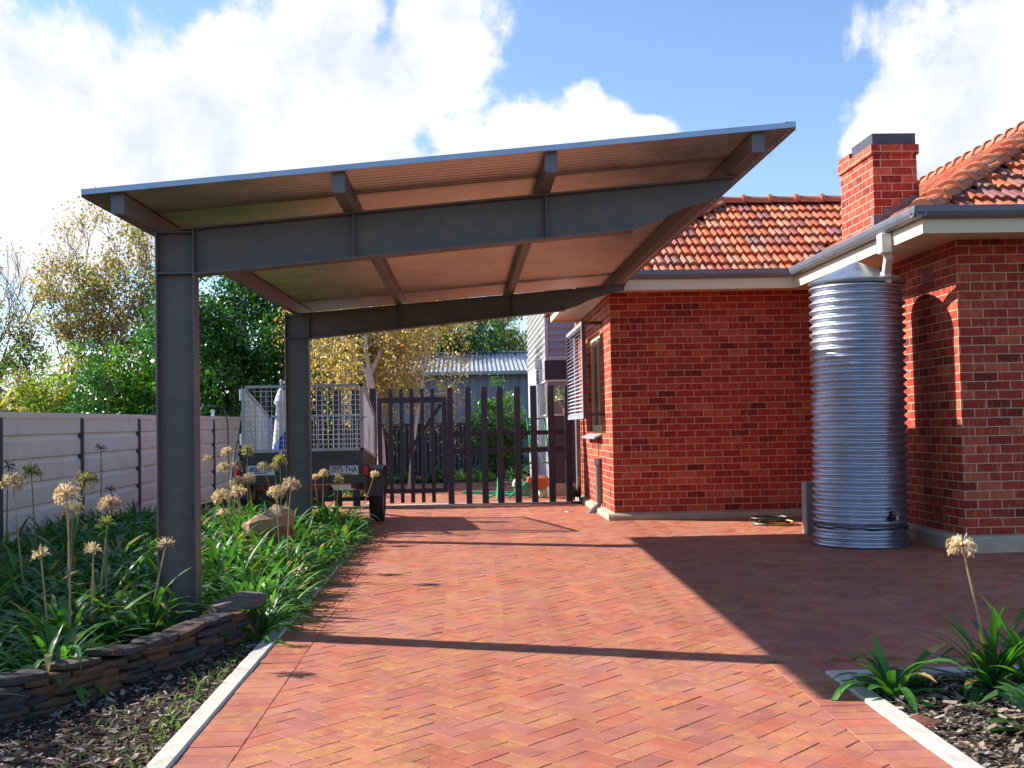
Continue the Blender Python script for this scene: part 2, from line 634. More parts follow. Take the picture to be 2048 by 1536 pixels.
w = bpy.data.worlds.new('World')
scene.world = w
w.use_nodes = True
nt = w.node_tree
for n in list(nt.nodes):
    nt.nodes.remove(n)
wo = nd(nt, 'ShaderNodeOutputWorld')
bg = nd(nt, 'ShaderNodeBackground')
bg.inputs['Strength'].default_value = .13
nt.links.new(bg.outputs[0], wo.inputs[0])
sky = nd(nt, 'ShaderNodeTexSky', sky_type='NISHITA')
sky.sun_disc = False
el = math.asin(SUNDIR.z)
sky.sun_elevation = el
sky.sun_rotation = math.atan2(SUNDIR.x, SUNDIR.y)
sky.altitude = 50
sky.air_density = 1.0
sky.dust_density = .4
sky.ozone_density = 2.2
tc = nd(nt, 'ShaderNodeTexCoord')
dirv = tc.outputs['Generated']
nA = noise(nt, 5.2, 9, .62, dirv, .25)
nB = noise(nt, 1.7, 4, .5, dirv)
BL = [  # bearing of a cloud, its width and height (radians)
    (200, 215, .235, .115), (500, 200, .17, .095), (10, 150, .09, .07), (760, 230, .10, .085), (870, 100, .055, .065), (300, 330, .30, .07),
    (660, 40, .06, .045), (120, 420, .26, .055), (900, 270, .05, .03), (420, 110, .06, .04), (700, 330, .22, .045), (30, 250, .18, .10),
    (1090, 270, .085, .034), (1180, 240, .052, .030), (980, 300, .085, .03), (1290, 262, .035, .018),
    (1960, 190, .085, .075), (2000, 70, .10, .06), (1830, 250, .065, .035), (2100, 120, .11, .10), (1760, 290, .045, .02)]
acc = None
for (u, v, rx, rz) in BL:
    c = pix_dir(u, v)
    s = nd(nt, 'ShaderNodeVectorMath', operation='SUBTRACT')
    nt.links.new(dirv, s.inputs[0])
    s.inputs[1].default_value = tuple(float(q) for q in c)
    q = nd(nt, 'ShaderNodeVectorMath', operation='MULTIPLY')
    nt.links.new(s.outputs[0], q.inputs[0])
    q.inputs[1].default_value = (1 / rx, 1 / rx, 1 / rz)
    ln = nd(nt, 'ShaderNodeVectorMath', operation='LENGTH')
    nt.links.new(q.outputs[0], ln.inputs[0])
    mr = nd(nt, 'ShaderNodeMapRange')
    nt.links.new(ln.outputs['Value'], mr.inputs[0])
    mr.inputs[1].default_value = .0
    mr.inputs[2].default_value = 1.6
    mr.inputs[3].default_value = .92
    mr.inputs[4].default_value = 0.0
    if acc is None:
        acc = mr.outputs[0]
    else:
        mx = nd(nt, 'ShaderNodeMath', operation='MAXIMUM')
        nt.links.new(acc, mx.inputs[0])
        nt.links.new(mr.outputs[0], mx.inputs[1])
        acc = mx.outputs[0]
# clouds elsewhere round the sky (behind and above the viewer)
sx = nd(nt, 'ShaderNodeSeparateXYZ')
nt.links.new(dirv, sx.inputs[0])
bk = nd(nt, 'ShaderNodeMapRange')
nt.links.new(sx.outputs['Y'], bk.inputs[0])
bk.inputs[1].default_value = .80
bk.inputs[2].default_value = .45
bk.inputs[3].default_value = 0
bk.inputs[4].default_value = .10
bb = nd(nt, 'ShaderNodeMath', operation='MULTIPLY')
nt.links.new(bk.outputs[0], bb.inputs[0])
nt.links.new(nB.outputs[0], bb.inputs[1])
mx = nd(nt, 'ShaderNodeMath', operation='MAXIMUM')
nt.links.new(acc, mx.inputs[0])
nt.links.new(bb.outputs[0], mx.inputs[1])
# density = blob + (noise-.5)*k
ma = nd(nt, 'ShaderNodeMath', operation='MULTIPLY_ADD')
nt.links.new(nA.outputs[0], ma.inputs[0])
ma.inputs[1].default_value = 2.1
ma.inputs[2].default_value = -1.05
sm = nd(nt, 'ShaderNodeMath', operation='ADD')
nt.links.new(mx.outputs[0], sm.inputs[0])
nt.links.new(ma.outputs[0], sm.inputs[1])
dens = nd(nt, 'ShaderNodeMapRange', interpolation_type='SMOOTHSTEP')
nt.links.new(sm.outputs[0], dens.inputs[0])
dens.inputs[1].default_value = .30
dens.inputs[2].default_value = .52
nC = noise(nt, 9, 6, .6, dirv, .3)
shade = ramp(nt, nC.outputs[0], [(.34, (3.25, 3.5, 3.95)), (.56, (4.6, 4.6, 4.65))])
skyc = mix(nt, sky.outputs[0], (.80, .84, .92), 1.0, 'MULTIPLY')
fin = mix(nt, skyc, shade.outputs[0], dens.outputs[0])
nt.links.new(fin, bg.inputs['Color'])

# ================================================================== SETTING
# ground sheet to the horizon
mb = MB()
ys = [-60, 0, 2.5, 8, 14.4, 40, 120, 900]
for a, b in zip(ys[:-1], ys[1:]):
    xs = [-900, -60, -8, 0, 8, 60, 900]
    for c, d in zip(xs[:-1], xs[1:]):
        mb.face([(c, a, gz(a) - .03), (d, a, gz(a) - .03), (d, b, gz(b) - .03), (c, b, gz(b) - .03)])
tag(mb.build('ground', M['soil']), kind='structure')


# ---- herringbone paving, brick by brick
def clip(poly, ax, val, keep_greater):
    out = []
    for i in range(len(poly)):
        p, q = poly[i], poly[(i + 1) % len(poly)]
        ip = (p[ax] >= val) == keep_greater
        iq = (q[ax] >= val) == keep_greater
        if ip:
            out.append(p)
        if ip != iq:
            t = (val - p[ax]) / (q[ax] - p[ax])
            out.append((p[0] + (q[0] - p[0]) * t, p[1] + (q[1] - p[1]) * t))
    return out


def kx(y):
    return -1.205 + .006 * (y - 6)     # inner face of the left kerb


PCOL = [(.43, .132, .084), (.44, .142, .090), (.45, .152, .096), (.42, .122, .078), (.45, .124, .078), (.43, .156, .104), (.41, .142, .102), (.44, .168, .092), (.39, .130, .092)]


def brick_top(mbp, poly, z0, ch=.0026):
    """one paver: chamfered top and short sides"""
    if len(poly) < 3:
        return
    ar = 0
    for i in range(len(poly)):
        p, q = poly[i], poly[(i + 1) % len(poly)]
        ar += p[0] * q[1] - p[1] * q[0]
    if abs(ar) < .0016:
        return
    if ar < 0:
        poly = poly[::-1]
    cx = sum(p[0] for p in poly) / len(poly)
    cy = sum(p[1] for p in poly) / len(poly)
    dz = U(-.0016, .0016)
    tx, ty = U(-.009, .009), U(-.009, .009)
    n = len(poly)

    def P(p, k, d):
        x = cx + (p[0] - cx) * k
        y = cy + (p[1] - cy) * k
        return (x, y, gz(y) + z0 + dz + tx * (x - cx) + ty * (y - cy) - d)
    size = math.sqrt(abs(ar) / 2)
    k1 = 1 - U(.0008, .0028) / size
    k2 = k1 - 2 * ch / size
    vs = [P(p, k1, .03) for p in poly] + [P(p, k1, ch * .8) for p in poly] + [P(p, k2, 0) for p in poly]
    fs = [tuple(range(2 * n, 3 * n))]
    for r in range(2):
        for i in range(n):
            j = (i + 1) % n
            fs.append((r * n + i, r * n + j, (r + 1) * n + j, (r + 1) * n + i))
    c = random.choice(PCOL)
    s = U(.90, 1.08)
    mbp.raw(vs, fs, (c[0] * s, c[1] * s, c[2] * s))


pav = MB()
L, W = .230, .115
SOL = .232
ang = rad(45)
ca, sa = math.cos(ang), math.sin(ang)
YK = 6.16          # paving beyond the garden corner starts here on the right


def add_brick(x0, y0, x1, y1):
    cs = [(x0, y0), (x1, y0), (x1, y1), (x0, y1)]
    poly = [(ca * a - sa * b, sa * a + ca * b) for a, b in cs]
    cx = sum(p[0] for p in poly) / 4
    cy = sum(p[1] for p in poly) / 4
    if cy < 2.2 or cy > 25 or cx > .56 * cy + 1.0 or cx > 9 or cx < -5:
        return
    if cx > 1.9 and cy > 14.4:
        return
    if cx > 4.8 and cy > 10.6:
        return
    left = kx(cy) + SOL
    if cy > 13.9:
        left = -4.3
        if cy > 18.2:
            left = -2.4
    if cx < left - .2:
        return
    if cy < YK:
        if cx > 1.64 + .2:
            return
        poly = clip(poly, 0, 1.64, False)
    elif cx > 1.64 and cy < YK + .3:
        poly = clip(poly, 1, YK, True)
    poly = clip(poly, 0, left, True) if poly else poly
    if poly:
        brick_top(pav, poly, 0)


# herringbone pattern in (a,b) units of W
for i in range(-130, 260):
    for j in range(-130, 260):
        k = (i - j) % 4
        if k == 0:
            add_brick(i * W, j * W, i * W + L, j * W + W)
        elif k == 3:
            # vertical brick occupies (i,j),(i,j+1)
            if (i - (j + 1)) % 4 == 2:
                add_brick(i * W, j * W, i * W + W, j * W + L)
# soldier courses along the kerbs
y = 2.4
while y < 13.75:
    x = kx(y)
    brick_top(pav, [(x, y), (x + SOL, y), (x + SOL, y + .114), (x, y + .114)], 0)
    y += .115
y = 2.4
while y < 5.93:
    brick_top(pav, [(1.64, y), (1.872, y), (1.872, y + .114), (1.64, y + .114)], 0)
    y += .115
brick_top(pav, [(1.64, 5.93), (1.872, 5.93), (1.872, 6.16), (1.64, 6.16)], 0)
x = 1.872
while x < 4.6:
    brick_top(pav, [(x, 5.93), (x + .114, 5.93), (x + .114, 6.16), (x, 6.16)], 0)
    x += .115
tag(pav.build('driveway', M['paver']), kind='structure')
# jointing sand under the pavers
mb = MB()
for (x0, x1, y0, y1) in ((-1.2, 1.87, 2.3, 5.95), (-1.2, 8, 5.95, 13.9), (-4.3, 8, 13.9, 18.2), (-2.4, 2.2, 18.2, 25.1)):
    n = 4
    for i in range(n):
        a, b = y0 + (y1 - y0) * i / n, y0 + (y1 - y0) * (i + 1) / n
        mb.face([(x0, a, gz(a) - .0045), (x1, a, gz(a) - .0045), (x1, b, gz(b) - .0045), (x0, b, gz(b) - .0045)])
M['sand'] = mat_plain('joint_sand', (.30, .15, .075), .95, 0, .5, 40, .5, 160, .1, dirt=((.12, .15, .03), 4, .6, .6))
tag(mb.build('paving_bed', M['sand']), kind='structure')

# kerbs
def kerb_run(name, pts, wdt):
    """concrete edging strip with rounded shoulders; pts = inner line"""
    mb = MB()
    prof = [(0, -.12), (0, .004), (.008, .013), (wdt - .02, .013), (wdt - .004, .004), (wdt, -.12)]
    rows = []
    for i, (x, y, nx, ny) in enumerate(pts):
        rows.append([(x + nx * o, y + ny * o, gz(y) + h) for o, h in prof])
    for a, b in zip(rows[:-1], rows[1:]):
        for k in range(len(prof) - 1):
            mb.face([a[k], b[k], b[k + 1], a[k + 1]])
    mb.face(rows[0])
    mb.face(rows[-1][::-1])
    tag(mb.build(name, M['concrete']), kind='structure')


kerb_run('left_kerb', [(kx(y) - .004, y, -1, 0) for y in np.arange(2.3, 13.8, .7)], .105)
kerb_run('right_kerb', [(1.876, y, 1, 0) for y in (2.3, 3, 4, 5, 5.816)] + [(1.876, 5.925, 1, -.999)], .108)
kerb_run('garden_kerb', [(1.880, 5.925, .999, -1)] + [(x, 5.925, 0, -1) for x in (1.99, 3, 4, 5.2)], .108)
# concrete threshold strip under the gate
mb = MB()
mb.cbox((-3.4, 17.82, -.05), (1.86, 18.06, .010), .004)
tag(mb.build('gate_threshold', M['concrete']), kind='structure')
mb = MB()
mb.cbox((-1.62, 18.30, -.05), (-1.50, 24.5, .012), .004)
tag(mb.build('yard_kerb', M['concrete']), kind='structure')

# planting beds
mb = MB()
pts = [(-2.6, 4.8), (-2.19, 5.39), (-1.81, 6.06), (-1.51, 6.81), (-1.35, 7.42)]
for a, b in zip(np.arange(2.3, 14, .9), np.arange(3.2, 15, .9)):
    b = min(b, 13.9)
    mb.face([(-4.6, a, gz(a) - .018), (kx(a) - .1, a, gz(a) - .018), (kx(b) - .1, b, gz(b) - .018), (-4.6, b, gz(b) - .018)])
tag(mb.build('left_bed', M['mulchbase']), kind='structure')
mb = MB()
mb.face([(1.95, 2.3, gz(2.3) - .012), (6, 2.3, gz(2.3) - .012), (6, 5.86, gz(5.86) - .012), (1.95, 5.86, gz(5.86) - .012)])
tag(mb.build('right_bed', M['mulchbase']), kind='structure')
mb = MB()
mb.face([(-2.4, 25.0, .0), (1.45, 25.0, .0), (1.45, 27.2, .14), (-2.4, 27.2, .14)])
mb.face([(-4.4, 18.2, -.008), (-1.6, 18.2, -.008), (-1.6, 25.0, .0), (-4.4, 25.0, .0)])
tag(mb.build('yard_bed', M['mulchbase']), kind='structure')


def chips(name, region, n, smin, smax, pal):
    P = np.zeros((n, 4, 3), dtype=np.float32)
    Cc = np.zeros((n, 3), dtype=np.float32)
    k = 0
    while k < n:
        x, y = U(region[0], region[1]), U(region[2], region[3])
        if region[4] is not None and not region[4](x, y):
            continue
        l = smin + (smax - smin) * random.random() ** 2.5
        wd = l * U(.18, .5)
        a = U(0, 2 * PI)
        tl = U(-.35, .35)
        rl = U(-.6, .6)
        d = Vector((math.cos(a) * math.cos(tl), math.sin(a) * math.cos(tl), math.sin(tl)))
        s = Vector((-math.sin(a), math.cos(a), rl)).normalized()
        c = Vector((x, y, gz(y) - .012 + abs(math.sin(tl)) * l / 2 + U(0, .018)))
        t = U(.5, 1)
        P[k] = [c - d * l / 2 - s * wd / 2 * t, c + d * l / 2 - s * wd / 2, c + d * l / 2 * U(.7, 1) + s * wd / 2, c - d * l / 2 + s * wd / 2]
        col = random.choice(pal)
        q = U(.7, 1.3)
        Cc[k] = (col[0] * q, col[1] * q, col[2] * q)
        k += 1
    o = quads_object(name, P, Cc, M['chip'], loc=(region[0], region[2], gz(region[2])))
    return tag(o, kind='stuff')


PALM = [(.10, .065, .045), (.16, .11, .08), (.06, .04, .03), (.22, .17, .13), (.30, .25, .20), (.05, .035, .03), (.14, .075, .045), (.38, .33, .27)]


def wall_x(y):
    """front face of the stone border at depth y"""
    pts = [(4.0, -3.3), (4.9, -2.52), (5.39, -2.19), (5.64, -2.05), (6.06, -1.81), (6.44, -1.65), (6.81, -1.51), (7.42, -1.37)]
    for (a, xa), (b, xb) in zip(pts[:-1], pts[1:]):
        if y <= b:
            return xa + (xb - xa) * (y - a) / (b - a)
    return -1.36


chips('bark_mulch', (-3.2, -1.31, 3.2, 7.4, lambda x, y: x > wall_x(y) - .02 and x < kx(y) - .1), 12000, .008, .06, PALM)
chips('bark_mulch', (1.98, 3.9, 3.6, 5.82, None), 14000, .008, .065, PALM + [(.40, .35, .29), (.30, .22, .16)])
chips('leaf_litter', (-2.35, 1.4, 25.0, 26.8, None), 2500, .03, .09, [(.30, .22, .14), (.20, .13, .08), (.40, .34, .26), (.12, .08, .05)])


# ================================================================== CARPORT
Y1, Y2 = 7.56, 12.85          # mid planes of the two frames
HB = .07                      # half flange width


def bt(x, y):
    """top of the rafters (plane of the frames)"""
    z1 = 2.546 + .0842 * (x + 2.08)
    z2 = 2.525 + .0757 * (x + 2.03)
    t = (y - 7.7) / 5.2
    return z1 + (z2 - z1) * t


cp = thing('carport', (-1.95, Y1, gz(Y1)), 'grey steel cantilever carport with sloping corrugated roof over the drive', 'carport')


def ibeam_post(y, x0, x1):
    mb = MB()
    zt = bt(x0, y) - .004
    zb = gz(y) - .25
    tf = .013
    mb.cbox((x0, y - HB, zb), (x0 + tf, y + HB, zt), .002)
    mb.cbox((x1 - tf, y - HB, zb), (x1, y + HB, zt + .018), .002)
    mb.box((x0 + tf, y - .005, zb), (x1 - tf, y + .005, zt))
    mb.box((x0 - .05, y - HB - .05, gz(y) - .02), (x1 + .05, y + HB + .05, gz(y) + .004))
    # continuity plates at the rafter flange levels
    for z in (2.261 if y < 9 else 2.258, ):
        for s in (-1, 1):
            a, b = (y - HB + .003, y - .005) if s < 0 else (y + .005, y + HB - .003)
            mb.box((x0 + tf, a, z), (x1 - tf, b, z + .011))
    for s in (-1, 1):
        a, b = (y - HB + .002, y - .005) if s < 0 else (y + .005, y + HB - .002)
        z = zt - .012
        mb.box((x0 + tf, a, z), (x1 - tf, b, z + .011))
    return mb.build('post', M['steel'], cp)


def rafter(y, xl, xe, xb_end, zl, zbe, xh, zh):
    """tapered cantilever: top flange, web that rises to a pointed end, bottom flange stopping short"""
    mb = MB()
    tf = .013

    def sheet(xa, za, xb, zb, t):
        a0, a1 = y - HB, y + HB
        vs = [(xa, a0, za), (xb, a0, zb), (xb, a1, zb), (xa, a1, za), (xa, a0, za - t), (xb, a0, zb - t), (xb, a1, zb - t), (xa, a1, za - t)]
        mb.raw(vs, [(0, 1, 2, 3), (7, 6, 5, 4), (4, 5, 1, 0), (5, 6, 2, 1), (6, 7, 3, 2), (7, 4, 0, 3)])
    sheet(xl - .26, bt(xl - .26, y), xe, bt(xe, y), tf)
    sheet(xl + .001, zl, xb_end, zbe, tf)
    # web polygon
    pts = [(xl + .001, zl - .002), (xb_end, zbe - .002), (xb_end + .15, zbe + .045), (xh - .25, zh - .085), (xh, zh - .012), (xe - .03, bt(xe, y) - .072), (xe - .012, bt(xe, y) - .055),
           (xe - .012, bt(xe, y) - tf), (xl + .001, bt(xl, y) - tf)]
    f0 = [(a, y - .005, b) for a, b in pts]
    f1 = [(a, y + .005, b) for a, b in pts]
    mb.face(f0)
    mb.face(f1[::-1])
    for i in range(len(pts)):
        j = (i + 1) % len(pts)
        mb.face([f0[j], f0[i], f1[i], f1[j]])
    rf = mb.build('rafter', M['steel'], cp)
    for xs in (-.72, .572):
        st = MB()
        zb = zl + (zbe - zl) * (xs - xl) / (xb_end - xl)
        for s in (-1, 1):
            a, b = (y - HB + .004, y - .005) if s < 0 else (y + .005, y + HB - .004)
            st.box((xs - .005, a, zb + .001), (xs + .005, b, bt(xs, y) - tf - .001))
        st.build('stiffener_plate', M['steel'], rf)


ibeam_post(Y1, -2.028, -1.773)
ibeam_post(Y2, -2.018, -1.748)
rafter(Y1, -1.773, 1.868, 1.165, 2.266, 2.528, 1.76, 2.752)
rafter(Y2, -1.748, 1.875, 1.18, 2.263, 2.540, 1.71, 2.735)

YF, YR = 6.85, 13.75
PH = .125
for xa, xb in ((-2.09, -1.86), (-.75, -.72), (.565, .54), (1.865, 1.75)):
    mb = MB()
    n = 10
    ya, yb = YF + .05, YR - .05
    hw = .04
    prev = None
    ring = lambda x, y, z: [(x - hw + .008, y, z), (x + hw - .008, y, z), (x + hw, y, z + .008), (x + hw, y, z + PH - .008), (x + hw - .008, y, z + PH), (x - hw + .008, y, z + PH), (x - hw, y, z + PH - .008), (x - hw, y, z + .008)]
    for i in range(n + 1):
        y = ya + (yb - ya) * i / n
        x = xa + (xb - xa) * i / n
        r = ring(x, y, bt(x, y) + .001)
        if i == 0:
            mb.face(r)
        if prev:
            for k in range(8):
                q = (k + 1) % 8
                mb.face([prev[k], r[k], r[q], prev[q]])
        prev = r
    mb.face(prev[::-1])
    mb.build('purlin', M['purlin'], cp)


def sheet_x(y):
    t = (y - YF) / (YR - YF)
    return -2.285 + .25 * t, 2.085 - .10 * t


mb = MB()
pitch = .076
ny = int((YR - YF) / pitch * 8)
nx = 9
base = 0
vs = []
for i in range(ny + 1):
    y = YF + (YR - YF) * i / ny
    xl, xr = sheet_x(y)
    for k in range(nx):
        x = xl + (xr - xl) * k / (nx - 1)
        vs.append((x, y, bt(x, y) + PH + .012 + .011 * math.sin(2 * PI * (y - YF) / pitch)))
fs = []
for i in range(ny):
    for k in range(nx - 1):
        fs.append((i * nx + k, i * nx + k + 1, (i + 1) * nx + k + 1, (i + 1) * nx + k))
mb.raw(vs, fs)
mb.build('roof_sheet', M['zinc'], cp, smooth=True)
# edge flashings (front, back and both sides): folded angles
for ends in ('front', 'rear', 'left', 'right'):
    mb = MB()
    if ends in ('front', 'rear'):
        y = YF - .004 if ends == 'front' else YR + .004
        xl, xr = sheet_x(YF if ends == 'front' else YR)
        zl, zr = bt(xl, y) + PH, bt(xr, y) + PH
        mb.bar((xl, y, zl + .016), (xr, y, zr + .016), .006, .034)
        mb.bar((xl, y + (.032 if ends == 'front' else -.032), zl + .0315), (xr, y + (.032 if ends == 'front' else -.032), zr + .0315), .056, .003)
    else:
        i = 0 if ends == 'left' else 1
        xa, xb = sheet_x(YF)[i], sheet_x(YR)[i]
        s = -1 if i == 0 else 1
        mb.bar((xa + s * .004, YF, bt(xa, YF) + PH + .012), (xb + s * .004, YR, bt(xb, YR) + PH + .012), .005, .052)
        mb.bar((xa - s * .03, YF, bt(xa, YF) + PH + .0345), (xb - s * .03, YR, bt(xb, YR) + PH + .0345), .06, .003)
    mb.build('edge_flashing', M['galvtrim'], cp)

# ================================================================== HOUSE
XS, YW2, XR, YR1 = 1.88, 14.30, 4.69, 10.45      # side wall, far wall, wing wall, near wing wall
house = thing('brick_house', (XR, YR1, gz(YR1)), 'red brick house with terracotta tiled hip roof and cream eaves', 'house')
ZT = 2.93
mb = MB()
ZB = -.35
mb.box((XS, YW2, ZB), (XR, YW2 + .25, ZT))
# side wall with window opening
WY0, WY1, WZ0, WZ1 = 15.42, 17.0, 1.12, 2.52
mb.box((XS, YW2 + .25, ZB), (XS + .25, WY0, ZT))
mb.box((XS, WY1, ZB), (XS + .25, 18.9, ZT))
mb.box((XS, WY0, ZB), (XS + .25, WY1, WZ0))
mb.box((XS, WY0, WZ1), (XS + .25, WY1, ZT))
# wing walls
mb.box((XR, YR1, ZB), (XR + .25, YW2, ZT))
mb.box((XR + .25, YR1, ZB), (9.0, YR1 + .25, ZT))
mb.box((XR, YW2, ZB), (XR + .25, 18.9, ZT - .002))
mb.box((XS + .25, 18.65, ZB), (9.0, 18.9, ZT - .004))
mb.build('brick_wall', M['brick'], house, uv=True)
# plinth with a sloping top
mb = MB()


def plinth(a, b, nx, ny, z0, z1a, z1b, t=.085):
    o = [(a[0], a[1]), (b[0], b[1])]
    vs = []
    for (x, y), z1 in zip(o, (z1a, z1b)):
        vs += [(x - nx * .003, y - ny * .003, z0), (x + nx * t, y + ny * t, z0), (x + nx * t, y + ny * t, z1 - .035), (x + nx * (t - .02), y + ny * (t - .02), z1 - .012), (x - nx * .003, y - ny * .003, z1)]
    fs = [(0, 1, 2, 3, 4), (9, 8, 7, 6, 5)]
    for k in range(5):
        q = (k + 1) % 5
        fs.append((k, 5 + k, 5 + q, q))
    mb.raw(vs, fs)


plinth((XS - .085, YW2), (XR - .001, YW2), 0, -1, -.4, .085, .085)
plinth((XS, YW2 + .0), (XS, 18.9), -1, 0, -.4, .083, .083)
plinth((XR, YR1 - .085), (XR, YW2 - .086), -1, 0, -.4, .105, .105)
plinth((XR + .001, YR1), (9.0, YR1), 0, -1, -.4, .103, .103)
mb.build('plinth', M['plinth'], house)

# eaves: fascia, soffit, gutter
EX, EY, EW, EYW = 4.05, 9.78, 1.32, 13.68     # gutter lines: wing side, wing front, far side, far front
fz0, fz1 = 2.865, 3.02
for a, b, n in (((EW + .09, EYW + .09), (EX + .10, EYW + .09), (0, -1)), ((EX + .09, EYW + .10), (EX + .09, EY + .09), (-1, 0)),
                ((EX + .08, EY + .09), (9.2, EY + .09), (0, -1)), ((EW + .09, EYW + .08), (EW + .09, 17.9), (-1, 0)), ((EW + .08, 17.9), (XS + .2, 17.9), (0, 1))):
    mb = MB()
    mb.bar((a[0], a[1], (fz0 + fz1) / 2), (b[0], b[1], (fz0 + fz1) / 2), .022, fz1 - fz0)
    mb.build('fascia', M['cream'], house)
    if n != (0, 1):
        g = MB()
        # quad gutter: flat back, rounded front bead
        ox, oy = n[0] * .065, n[1] * .065
        d = Vector((b[0] - a[0], b[1] - a[1], 0)).normalized()
        A = Vector((a[0], a[1], 0))
        B = Vector((b[0], b[1], 0))
        if n == (0, -1) and a[0] < 3:
            A = A + Vector((-.075, 0, 0))
            B = B + Vector((-.13, 0, 0))
        elif n == (-1, 0) and a[0] > 3:
            A = A + Vector((0, -.09, 0))
            B = B + Vector((0, -.12, 0))
        elif n == (0, -1):
            A = A + Vector((-.114, 0, 0))
        else:
            A = A + Vector((0, .01, 0))
        prof = [(.012, .0), (.012, -.085), (.06, -.10), (.10, -.085), (.118, -.05), (.122, -.012), (.116, .004), (.106, .0), (.108, -.045), (.09, -.075), (.03, -.078), (.02, .0)]
        zg = 3.095
        rA = [(A.x + n[0] * o, A.y + n[1] * o, zg + h) for o, h in prof]
        rB = [(B.x + n[0] * o, B.y + n[1] * o, zg + h) for o, h in prof]
        for k in range(len(prof) - 1):
            g.face([rA[k], rB[k], rB[k + 1], rA[k + 1]])
        g.face(rA[:6] + rA[6:])
        g.face((rB[:6] + rB[6:])[::-1])
        g.build('gutter', M['gutter'], house)
mb = MB()
for (x0, x1, y0, y1) in ((EW + .10, XS, EYW + .10, 17.88), (XS, EX + .6, EYW + .10, YW2), (EX + .10, XR, EY + .10, EYW + .11), (XR, 9, EY + .10, YR1)):
    mb.box((x0, y0, 2.90), (x1, y1, 2.915))
mb.build('soffit', M['cream'], house)
# thin bed mould under the fascia, where the soffit meets the wall
# ---- tiled roof
TANP = .56
TCOL = [(.50, .125, .045), (.54, .145, .055), (.47, .115, .045), (.52, .16, .07), (.58, .17, .075), (.44, .10, .04), (.33, .095, .07), (.26, .095, .085), (.50, .20, .12)]
RISE = .295
prof = [(0, 0), (.012, .020), (.032, .031), (.052, .022), (.066, .003), (.082, .006), (.098, .019), (.128, .025), (.158, .019), (.178, .004), (.2, 0)]
WT = .2
zr0 = 3.025


def tiles(mb, P, u_range, ncourse, u0):
    """P(u, d) -> point on the roof plane; one profiled tile after another in overlapping courses"""
    for k in range(ncourse):
        d0 = k * RISE - .03
        d1 = (k + 1) * RISE + .02
        lo, hi = u_range(k * RISE + RISE / 2)
        off = (k % 2) * WT * .0
        i0 = int(math.floor((lo - u0) / WT))
        i1 = int(math.ceil((hi - u0) / WT))
        for i in range(i0, i1):
            ub = u0 + i * WT + off
            if ub + WT * .45 < lo or ub + WT * .55 > hi:
                continue
            c = random.choice(TCOL)
            s = U(.85, 1.15)
            c = (c[0] * s, c[1] * s, c[2] * s)
            jit = U(-.006, .006)
            low = [P(ub + a, d0 + jit, h * 1.15 + .052) for a, h in prof]
            up = [P(ub + a, d1, h * 1.15 + .008) for a, h in prof]
            und = [P(ub + a, d0 + jit + .004, h * .8 + .012) for a, h in prof]
            n = len(prof)
            vs = low + up + und
            fs = [(j, j + 1, n + j + 1, n + j) for j in range(n - 1)] + [(2 * n + j, 2 * n + j + 1, j + 1, j) for j in range(n - 1)]
            mb.raw(vs, fs, c)


cn = 1 / math.sqrt(1 + TANP ** 2)


def P_far(u, d, h):       # far slope, faces the camera (-y)
    return (u, EYW + .075 + d - h * TANP * cn, zr0 + d * TANP + h * cn)


def P_side(u, d, h):      # wing slope facing -x, u runs along y
    return (EX + .075 + d - h * TANP * cn, u, zr0 + d * TANP + h * cn)


def P_front(u, d, h):     # wing slope facing the camera
    return (u, EY + .075 + d - h * TANP * cn, zr0 + d * TANP + h * cn)


def P_left(u, d, h):      # far wing slope facing -x
    return (EW + .075 + d - h * TANP * cn, u, zr0 + d * TANP + h * cn)


DR = 2.46
mb = MB()
tiles(mb, P_far, lambda d: (EW + d + .05, EX + .1 + d), 8, EW + .07)
tiles(mb, P_left, lambda d: (EYW + d + .05, 18.6 - d), 8, EYW)
tiles(mb, P_side, lambda d: (EY + d + .05, (EYW + d) if d < DR else 22.5), 15, EY)
tiles(mb, P_front, lambda d: (EX + d + .05, 9.6), 15, EX + .05)
# sarking planes just below the tiles close the roof
mb.face([P_far(EW, 0, -.01), P_far(EX, 0, -.01), P_far(EX + DR, DR, -.01), P_far(EW + DR, DR, -.01)], (.2, .06, .03))
mb.face([P_left(EYW, 0, -.01), P_left(EYW + DR, DR, -.01), P_left(18.6 - DR, DR, -.01), P_left(18.6, 0, -.01)], (.2, .06, .03))
mb.face([P_side(EY, 0, -.012), P_side(EY + 4.4, 4.4, -.012), P_side(22.5, 4.4, -.012), P_side(22.5, DR, -.012), P_side(EYW + DR, DR, -.012), P_side(EYW, 0, -.012)], (.2, .06, .03))
mb.face([P_front(EX, 0, -.012), P_front(12, 0, -.012), P_front(12, 4.4, -.012), P_front(EX + 4.4, 4.4, -.012)], (.2, .06, .03))
# back slopes
zt = zr0 + DR * TANP
mb.face([(EW + DR, EYW + DR, zt), (EX + DR, EYW + DR, zt), (EX + DR, 18.7, zr0), (EW, 18.7, zr0)], (.3, .09, .05))
roof = mb.build('tile_roof', M['tile'], house)


